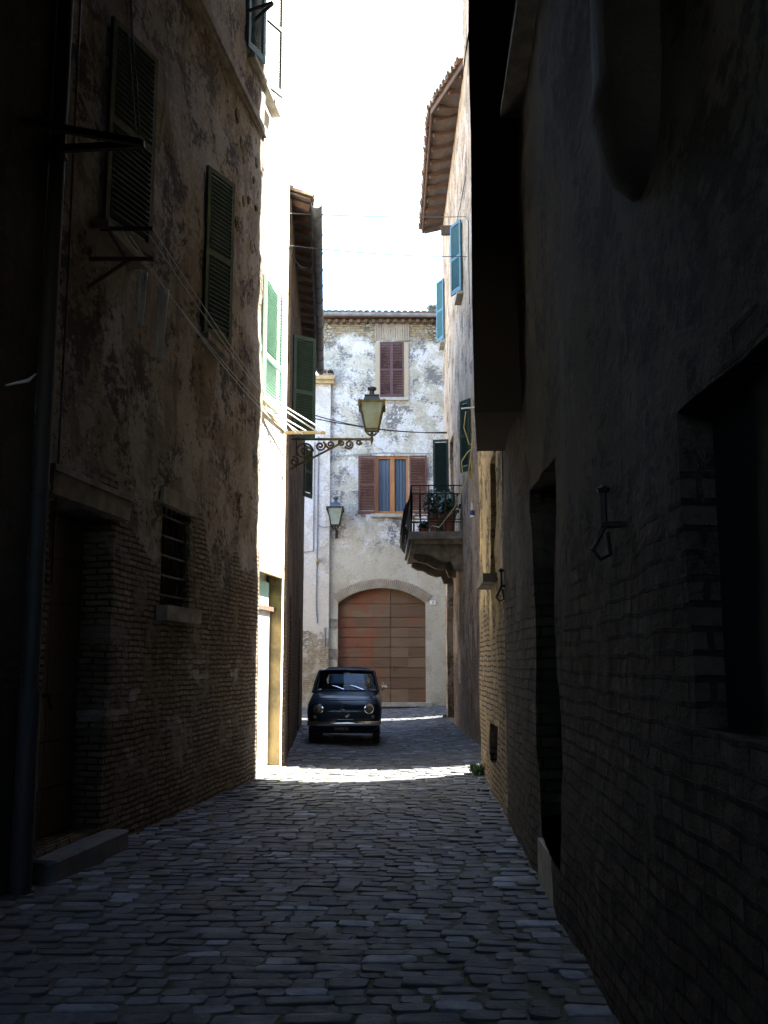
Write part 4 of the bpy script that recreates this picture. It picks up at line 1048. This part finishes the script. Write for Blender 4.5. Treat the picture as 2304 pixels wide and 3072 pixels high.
# plants on the balcony
def leaves(mb, c, r, n_, s_, seed, flat=.8):
    rn = random.Random(seed)
    for k in range(n_):
        d = V((rn.gauss(0, 1), rn.gauss(0, 1), rn.gauss(0, 1))).normalized() * (rn.random() ** .4)
        p = V(c) + V((d.x * r[0], d.y * r[1], d.z * r[2])); a = V((rn.uniform(-1, 1), rn.uniform(-1, 1), rn.uniform(-.6, 1))).normalized(); b = a.orthogonal().normalized(); q = s_ * rn.uniform(.6, 1.3)
        mb.add([p - a * q, p + b * q * .4, p + a * q, p - b * q * .4], [(0, 1, 2, 3)])
def pot(label, x, y, h, r, lr, n_, seed):
    t_ = thing('potted_plant', label, 'plant', (x, y, BZ), 'potted plants on the balcony')
    mb = MB(); mb.lathe((x, y, BZ), [(r * .7, 0), (r, h * .85), (r * 1.1, h * .86), (r * 1.1, h), (r * .9, h), (r * .85, h * .9)], 14); mb.build('pot', M['terracotta'], t_, smooth=40)
    mb = MB(); leaves(mb, (x, y, BZ + h + lr[2] * .7), lr, n_, .06, seed)
    for k in range(5): mb.tube([(x, y, BZ + h * .8), (x + .1 * math.cos(k * 1.3), y + .1 * math.sin(k * 1.3), BZ + h + lr[2])], .006, 4)
    mb.build('foliage', M['leafdk'], t_)
pot('tall terracotta pot with a bushy dark plant against the wall end of the balcony', 1.42, 21.6, .45, .15, (.27, .3, .33), 420, 1)
pot('leafy plant trailing in the middle of the balcony', 1.12, 22.1, .5, .13, (.24, .25, .36), 380, 2)
pot('low small potted plant at the street edge of the balcony', .85, 21.5, .12, .10, (.12, .12, .10), 90, 3)
# weeds
mb = MB(); rn = random.Random(6)
for k in range(160):
    a = rn.uniform(0, 6.3); x = 1.22 + rn.gauss(0, .03); y = 13.35 + rn.gauss(0, .10); h = rn.uniform(.05, .17); x = min(x, 1.27)
    p = V((x, y, gz(x, y))); t_ = V((math.cos(a) * .06, math.sin(a) * .06, h)); s_ = t_.cross(V((0, 0, 1))).normalized() * rn.uniform(.01, .022)
    mb.add([p, p + t_ * .6 + s_, p + t_, p + t_ * .6 - s_], [(0, 1, 2, 3)])
o = tag(mb.build('weed_tuft', M['leaf']), 'bright green weed tuft growing at the foot of the right corner', 'weed', 'weeds at wall feet')
mb = MB()
for k in range(60):
    a = rn.uniform(0, 6.3); x = 1.62 + rn.gauss(0, .025); y = 27.0 + rn.gauss(0, .07); h = rn.uniform(.04, .12)
    p = V((min(x, 1.66), y, gz(x, y) - .02)); t_ = V((math.cos(a) * .06, math.sin(a) * .06, h)); s_ = t_.cross(V((0, 0, 1))).normalized() * .015
    mb.add([p, p + t_ * .6 + s_, p + t_, p + t_ * .6 - s_], [(0, 1, 2, 3)])
tag(mb.build('weed_tuft', M['leaf']), 'small weed tuft at the far corner of the pinkish house', 'weed', 'weeds at wall feet')

# ================================================================== CAR
def car():
    SC = 1.07; X0, Y0 = -.745, 18.75; Z0 = gz(X0, Y0 + .6) + .005
    root = thing('parked_car', 'small dark blue vintage car parked facing the camera beside the left wall', 'car', (X0, Y0, Z0))
    root.scale = (SC, SC, SC)
    def bld(mb, name, mat, parent=root, smooth=40):
        o = bpy.data.objects.new(name, mb.mesh(name, mat, (0, 0, 0), smooth)); COL.objects.link(o); o.parent = parent; return o
    st = [(-.0, .32, .36, .44, .42, .56, .40, .60), (.03, .27, .48, .44, .555, .64, .53, .70), (.10, .24, .56, .45, .625, .70, .585, .765), (.22, .23, .61, .47, .655, .755, .60, .82),
          (.42, .23, .63, .5, .66, .80, .60, .862), (.62, .23, .63, .5, .66, .835, .595, .885), (.80, .23, .63, .5, .66, .87, .59, .905), (1.2, .23, .63, .5, .66, .89, .60, .90), (1.7, .23, .63, .5, .66, .89, .60, .90),
          (2.15, .24, .63, .5, .66, .88, .60, .90), (2.5, .26, .61, .5, .65, .80, .58, .87), (2.8, .30, .54, .48, .60, .68, .52, .74), (2.93, .36, .44, .46, .48, .58, .42, .62)]
    vs = []; 
    for (y, zb, wb, zm, wm, zt, wt, zc) in st:
        h = [(0, zb + .01), (wb * .9, zb), (wb, zb + .02), (wm, zm), (wm * .995, zm * .35 + zt * .65 - .02), (wt, zt), (wt * .84, zt + (zc - zt) * .62), (wt * .5, zt + (zc - zt) * .92), (0, zc)]
        ring = [(x, y, z) for x, z in h] + [(-x, y, z) for x, z in h[1:-1][::-1]]
        vs += ring
    K = 16; n_ = len(st)
    fs = [(i * K + k, i * K + (k + 1) % K, (i + 1) * K + (k + 1) % K, (i + 1) * K + k) for i in range(n_ - 1) for k in range(K)]
    fs += [tuple(range(K)), tuple(range((n_ - 1) * K, n_ * K))]
    mb = MB(); mb.add(vs, fs)
    body = bld(mb, 'body', M['paint'], smooth=180)
    body.modifiers.new('s', 'SUBSURF').levels = 2; body.modifiers['s'].render_levels = 2
    cut = MB()
    for y in (.50, 2.34):
        for s_ in (-1, 1): cut.lathe((s_ * .48, y, .265), [(.30, 0), (.30, s_ * .4)], 32, (1, 0, 0))
    co = bld(cut, 'cutter', M['rubber'])
    bo = body.modifiers.new('b', 'BOOLEAN'); bo.operation = 'DIFFERENCE'; bo.object = co; bo.solver = 'EXACT'
    dg = bpy.context.evaluated_depsgraph_get(); dg.update()
    me = bpy.data.meshes.new_from_object(body.evaluated_get(dg)); body.modifiers.clear(); body.data = me
    me.polygons.foreach_set('use_smooth', [True] * len(me.polygons)); me.set_sharp_from_angle(angle=R(35))
    bpy.data.objects.remove(co)
    bvh = BVHTree.FromPolygons([v.co for v in me.vertices], [p.vertices for p in me.polygons])
    def top(x, y):
        h = bvh.ray_cast(V((x, y, 2)), V((0, 0, -1))); return h[0].z if h[0] else .6
    def front(x, z):
        h = bvh.ray_cast(V((x, -1, z)), V((0, 1, 0))); return (h[0].y if h[0] else .1), (h[1] if h[1] else V((0, -1, 0)))
    # bonnet lid
    mb = MB(); nx, ny = 24, 16; vs = []
    for j in range(ny + 1):
        t_ = j / ny
        for i in range(nx + 1):
            s_ = i / nx * 2 - 1; hw = .50 + .05 * t_; x = s_ * hw; y = .115 + .05 * s_ * s_ + (.66 - .05 * abs(s_) ** 3) * t_
            edge = (i in (0, nx) or j in (0, ny)); vs.append((x, y, top(x, y) + (-.004 if edge else .009)))
    mb.add(vs, [(j * (nx + 1) + i, j * (nx + 1) + i + 1, (j + 1) * (nx + 1) + i + 1, (j + 1) * (nx + 1) + i) for j in range(ny) for i in range(nx)])
    bld(mb, 'bonnet', M['paint'], smooth=45)
    mb = MB(); mb.tube([V((-.50 + k * .05, .112 + .05 * ((-.5 + k * .05) / .5) ** 2 - .008, top(-.50 + k * .05, .112 + .05 * ((-.5 + k * .05) / .5) ** 2 - .006) + .002)) for k in range(21)], .006, 5); bld(mb, 'bonnet_seal', M['rubber'])
    # cabin
    A = lambda s_: V((s_ * .585, .80, .885)); B = lambda s_: V((s_ * .495, 1.10, 1.245)); C_ = lambda s_: V((s_ * .50, 1.92, 1.255)); D = lambda s_: V((s_ * .585, 2.32, .90))
    mb = MB()
    for s_ in (-1, 1):
        mb.tube([A(s_), A(s_).lerp(B(s_), .5) + V((s_ * .012, 0, .0)), B(s_)], .024, 8); mb.tube([B(s_), (B(s_) + C_(s_)) / 2 + V((s_ * .015, 0, .01)), C_(s_)], .026, 8)
        # rear quarter panel
        Q0, Q1 = V((s_ * .595, 1.62, .895)), V((s_ * .51, 1.62, 1.25))
        mb.add([Q0 + V((0, .28, 0)), D(s_), C_(s_), Q1 + V((0, .18, 0))], [(0, 1, 2, 3)]); mb.tube([Q0 + V((0, -.1, 0)), Q1 + V((0, -.1, 0))], .018, 6)
        # rear window frame
        r0, r1 = V((s_ * .40, 2.32, .95)), V((s_ * .36, 2.0, 1.20))
        mb.add([D(s_), V((s_ * .40, 2.33, .90)), r0, V((s_ * .42, 2.15, 1.08)), r1, V((s_ * .36, 1.95, 1.27)), C_(s_)], [(0, 1, 2, 3, 4, 5, 6)])
        mb.tube([A(s_) + V((s_ * .01, 0, 0)), V((s_ * .605, 1.5, .89)), D(s_)], .02, 8)
    mb.add([V((-.42, 2.33, .90)), V((.42, 2.33, .90)), V((.42, 2.32, .96)), V((-.42, 2.32, .96))], [(0, 1, 2, 3)])
    mb.add([V((-.42, 2.0, 1.19)), V((.42, 2.0, 1.19)), V((.42, 1.93, 1.28)), V((-.42, 1.93, 1.28))], [(0, 1, 2, 3)])
    mb.tube([A(-1), V((-.3, .745, .905)), V((0, .735, .915)), V((.3, .745, .905)), A(1)], .020, 8)
    mb.tube([B(-1), V((-.3, 1.06, 1.262)), V((0, 1.05, 1.272)), V((.3, 1.06, 1.262)), B(1)], .026, 8)
    # roof skin
    nx, ny = 16, 10; vs = []
    for j in range(ny + 1):
        t_ = j / ny; y = 1.05 + .92 * t_
        for i in range(nx + 1):
            s_ = i / nx * 2 - 1; vs.append((s_ * .51, y + (.05 * s_ * s_ if j < 2 else 0), 1.25 + .055 * (1 - abs(s_) ** 3) * (1 - (2 * t_ - 1) ** 4 * .45)))
    mb.add(vs, [(j * (nx + 1) + i, j * (nx + 1) + i + 1, (j + 1) * (nx + 1) + i + 1, (j + 1) * (nx + 1) + i) for j in range(ny) for i in range(nx)])
    cb = bld(mb, 'cabin', M['paint'], smooth=60)
    mb = MB(); vs = []
    for j in range(ny + 1):
        t_ = j / ny; y = 1.12 + .80 * t_
        for i in range(nx + 1):
            s_ = i / nx * 2 - 1; e = (i in (0, nx) or j in (0, ny)); vs.append((s_ * .40, y, 1.302 + .026 * (1 - s_ ** 4) * (1 if j else .7) + (0 if not e else -.03) + .004 * math.sin(t_ * 30)))
    mb.add(vs, [(j * (nx + 1) + i, j * (nx + 1) + i + 1, (j + 1) * (nx + 1) + i + 1, (j + 1) * (nx + 1) + i) for j in range(ny) for i in range(nx)])
    bld(mb, 'folding_roof', M['canvas'], smooth=60)
    # glass
    mb = MB(); vs = []
    for j in range(7):
        t_ = j / 6
        for i in range(13):
            s_ = i / 6 - 1; w = .565 + (.485 - .565) * t_; vs.append((s_ * w, .755 + .04 * s_ ** 2 + (1.07 - .755) * t_, .912 + .345 * t_ - .012 * s_ * s_))
    mb.add(vs, [(j * 13 + i, j * 13 + i + 1, (j + 1) * 13 + i + 1, (j + 1) * 13 + i) for j in range(6) for i in range(12)]); bld(mb, 'windscreen', M['glass'], smooth=180)
    mb = MB(); mb.add([(-.40, 2.315, .955), (.40, 2.315, .955), (.36, 2.0, 1.2), (-.36, 2.0, 1.2)], [(0, 1, 2, 3)]); bld(mb, 'rear_window', M['glass'])
    for s_ in (-1, 1):
        mb = MB(); mb.add([(s_ * .588, .86, .90), (s_ * .598, 1.5, .90), (s_ * .51, 1.5, 1.24), (s_ * .50, 1.12, 1.24)], [(0, 1, 2, 3)]); bld(mb, 'side_window', M['glass'])
    # interior
    for s_ in (-1, 1):
        mb = MB(); mb.box((s_ * .27, 1.55, .86), (.42, .12, .30), (1, 0, 0), (0, .2, 1)); o = bld(mb, 'seat', M['seat']); o.modifiers.new('b', 'BEVEL').width = .04; o.modifiers['b'].segments = 3
    mb = MB(); mb.tube([(.27 + .17 * math.cos(k * .3142), 1.13 + .05 * math.sin(k * .3142), .93 + .15 * math.sin(k * .3142)) for k in range(20)], .009, 6, True); mb.tube([(.27, 1.13, .93), (.27, .95, .85)], .012, 6); mb.beam((.11, 1.13, .93), (.43, 1.13, .93), .015, .015)
    bld(mb, 'steering_wheel', M['iron'])
    mb = MB(); mb.box((.015, 1.065, 1.215), (.13, .012, .045), (1, 0, 0), (0, .3, 1)); mb.tube([(.015, 1.06, 1.23), (.015, 1.05, 1.26)], .008, 5); bld(mb, 'rear_view_mirror', M['paper'])
    mb = MB(); mb.box((0, .93, .87), (1.1, .25, .06)); bld(mb, 'dashboard', M['iron'])
    # lamps
    for s_ in (-1, 1):
        y, nn = front(s_ * .43, .62)
        c = V((s_ * .435, y - .012, .615)); ax = V((s_ * .10, -1, .04))
        mb = MB(); mb.lathe(c, [(.088, -.05), (.090, .0), (.084, .022), (.074, .024)], 28, ax); hl = bld(mb, 'headlight', M['chrome'], smooth=50)
        mb = MB(); mb.lathe(c, [(.074, .018), (.065, .032), (.04, .042), (.0, .046)], 28, ax); bld(mb, 'lens', M['lens'], hl, smooth=60)
        y, nn = front(s_ * .50, .475); mb = MB(); mb.lathe((s_ * .50, y + .01, .475), [(.038, 0), (.038, .022), (.028, .032), (.0, .036)], 18, (s_ * .25, -1, 0)); bld(mb, 'indicator', M['lens'], smooth=50)
        y, nn = front(s_ * .56, .70); mb = MB(); mb.lathe((s_ * .545, y + .004, .70), [(.014, 0), (.012, .014), (0, .018)], 10, (s_ * .5, -1, .3)); bld(mb, 'side_marker', M['lens'])
    # bumper, emblem, wipers, plate
    mb = MB(); pts = []
    for k in range(25):
        s_ = k / 12 - 1; pts.append(V((s_ * .625, -.075 + .10 * abs(s_) ** 3, .375)))
    vs = []; prof = [(-.0, -.045), (-.03, -.035), (-.042, 0), (-.03, .035), (0, .045), (.012, .03), (.012, -.03)]
    for p in pts:
        for dy, dz in prof: vs.append(p + V((0, dy, dz)))
    k_ = len(prof); mb.add(vs, [(i * k_ + j, i * k_ + (j + 1) % k_, (i + 1) * k_ + (j + 1) % k_, (i + 1) * k_ + j) for i in range(24) for j in range(k_)] + [tuple(range(k_)), tuple(range(24 * k_, 25 * k_))]); bld(mb, 'bumper', M['chrome'], smooth=50)
    y, nn = front(0, .62); mb = MB(); mb.lathe((-.012, y + .004, .60), [(.022, 0), (.02, .012), (0, .018)], 12, (0, -1, 0)); mb.tube([(-.04, y - .005, .615), (-.03, y - .012, .63), (-.02, y - .012, .67), (-.03, y + .01, .70)], .009, 6)
    mb.tube([(-.06, y - .004, .608), (-.035, y - .008, .612)], .007, 6)
    bld(mb, 'emblem', M['chrome'], smooth=50)
    y, nn = front(.07, .50); mb = MB(); mb.box((.065, y - .004, .505), (.075, .012, .028), (1, 0, .55)); mb.box((.065, y - .004, .485), (.04, .012, .02), (1, 0, .55)); bld(mb, 'badge', M['chrome'])
    mb = MB(); y, nn = front(0, .44); mb.beam((-.10, y - .01, .44), (.16, y - .01, .435), .012, .006); bld(mb, 'trim_strip', M['chrome'])
    for s_ in (-1, 1):
        x0 = .02 if s_ < 0 else .36
        mb = MB(); mb.tube([(x0 - .03, .742, .922), (x0 - .20, .80, .985)], .008, 6); mb.tube([(x0 - .20 + .02, .795, .978), (x0 - .27, .815, 1.0)], .006, 6); mb.lathe((x0 - .03, .735, .905), [(.016, 0), (.012, .025)], 8); bld(mb, 'wiper', M['chrome'])
    mb = MB(); mb.box((-.035, -.055, .285), (.27, .012, .065)); pt = bld(mb, 'number_plate', M['ink'])
    c = bpy.data.curves.new('plate_lettering', 'FONT'); c.body = 'A64881 PS'; c.size = .052; c.extrude = .001; c.align_x = 'CENTER'; c.align_y = 'CENTER'
    o = bpy.data.objects.new('plate_lettering', c); COL.objects.link(o); o.parent = pt; o.location = (-.035, -.063, .285); o.rotation_euler = (R(90), 0, 0); c.materials.append(simple('plate_grey', (.3, .3, .28))); tomesh(o)
    # mirror on the door (camera right)
    mb = MB(); mb.lathe((.70, .98, .99), [(.035, -.015), (.055, 0), (.05, .02), (.0, .028)], 16, (0, -1, 0)); mb.tube([(.70, .98, .97), (.66, .99, .90), (.62, .99, .88)], .008, 6); bld(mb, 'wing_mirror', M['chrome'], smooth=50)
    # wheels
    for y in (.50, 2.34):
        for s_ in (-1, 1):
            mb = MB(); mb.lathe((s_ * .555, y, .262), [(.15, -.065), (.235, -.066), (.26, -.05), (.265, 0), (.26, .05), (.235, .066), (.15, .065)], 36, (s_, 0, 0)); wh = bld(mb, 'wheel', M['rubber'], smooth=35)
            mb = MB(); mb.lathe((s_ * .555, y, .262), [(.152, .02), (.158, .062), (.13, .05), (.07, .052), (.065, .075), (.0, .085)], 24, (s_, 0, 0)); bld(mb, 'hubcap', M['chrome'], wh, smooth=40)
    mb = MB(); mb.box((0, .50, .25), (1.0, .08, .06)); mb.box((0, 1.3, .215), (1.02, 2.2, .05)); bld(mb, 'axle_underbody', M['rubber'])  # axle plus a dark underbody slab added to darken beneath the car
car()

# ================================================================== LIGHT, SKY, CAMERA
EL, AZ = 52.0, 12.0     # the sun stands over the right roofs, a little beyond the side lane
sd = V((math.cos(R(EL)) * math.cos(R(AZ)), math.cos(R(EL)) * math.sin(R(AZ)), math.sin(R(EL))))
sl = bpy.data.lights.new('sun', 'SUN'); sl.energy = 5.0; sl.angle = R(.5); sl.color = (1, .95, .85)
so = bpy.data.objects.new('sun', sl); COL.objects.link(so); so.location = sd * 50; so.rotation_euler = (-sd).to_track_quat('-Z', 'Y').to_euler()
w = bpy.data.worlds.new('World'); S.world = w; w.use_nodes = True
nt = w.node_tree; bg = nt.nodes['Background']; sky = nt.nodes.new('ShaderNodeTexSky'); sky.sky_type = 'NISHITA'; sky.sun_disc = False
sky.sun_elevation = R(EL); sky.sun_rotation = math.atan2(sd.x, sd.y); sky.air_density = 1.0; sky.dust_density = 0.7; sky.ozone_density = 1.0
nt.links.new(sky.outputs[0], bg.inputs[0]); bg.inputs[1].default_value = .15
cam = bpy.data.cameras.new('camera'); co_ = bpy.data.objects.new('camera', cam); COL.objects.link(co_)
PITCH = math.atan(324 / 2150)
co_.location = (0, 0, 1.45); co_.rotation_euler = (R(90) + PITCH, 0, 0)
cam.sensor_fit = 'VERTICAL'; cam.sensor_height = 36; cam.lens = 36 * 2150 / 2212; cam.clip_end = 500; cam.clip_start = .05
S.camera = co_
S.view_settings.view_transform = 'Standard'; S.view_settings.look = 'None'; S.view_settings.exposure = 3.15; S.view_settings.gamma = 1
S.cycles.max_bounces = 10; S.cycles.diffuse_bounces = 6; S.cycles.transparent_max_bounces = 16
S.cycles.use_denoising = True
S.cycles.sample_clamp_indirect = 10
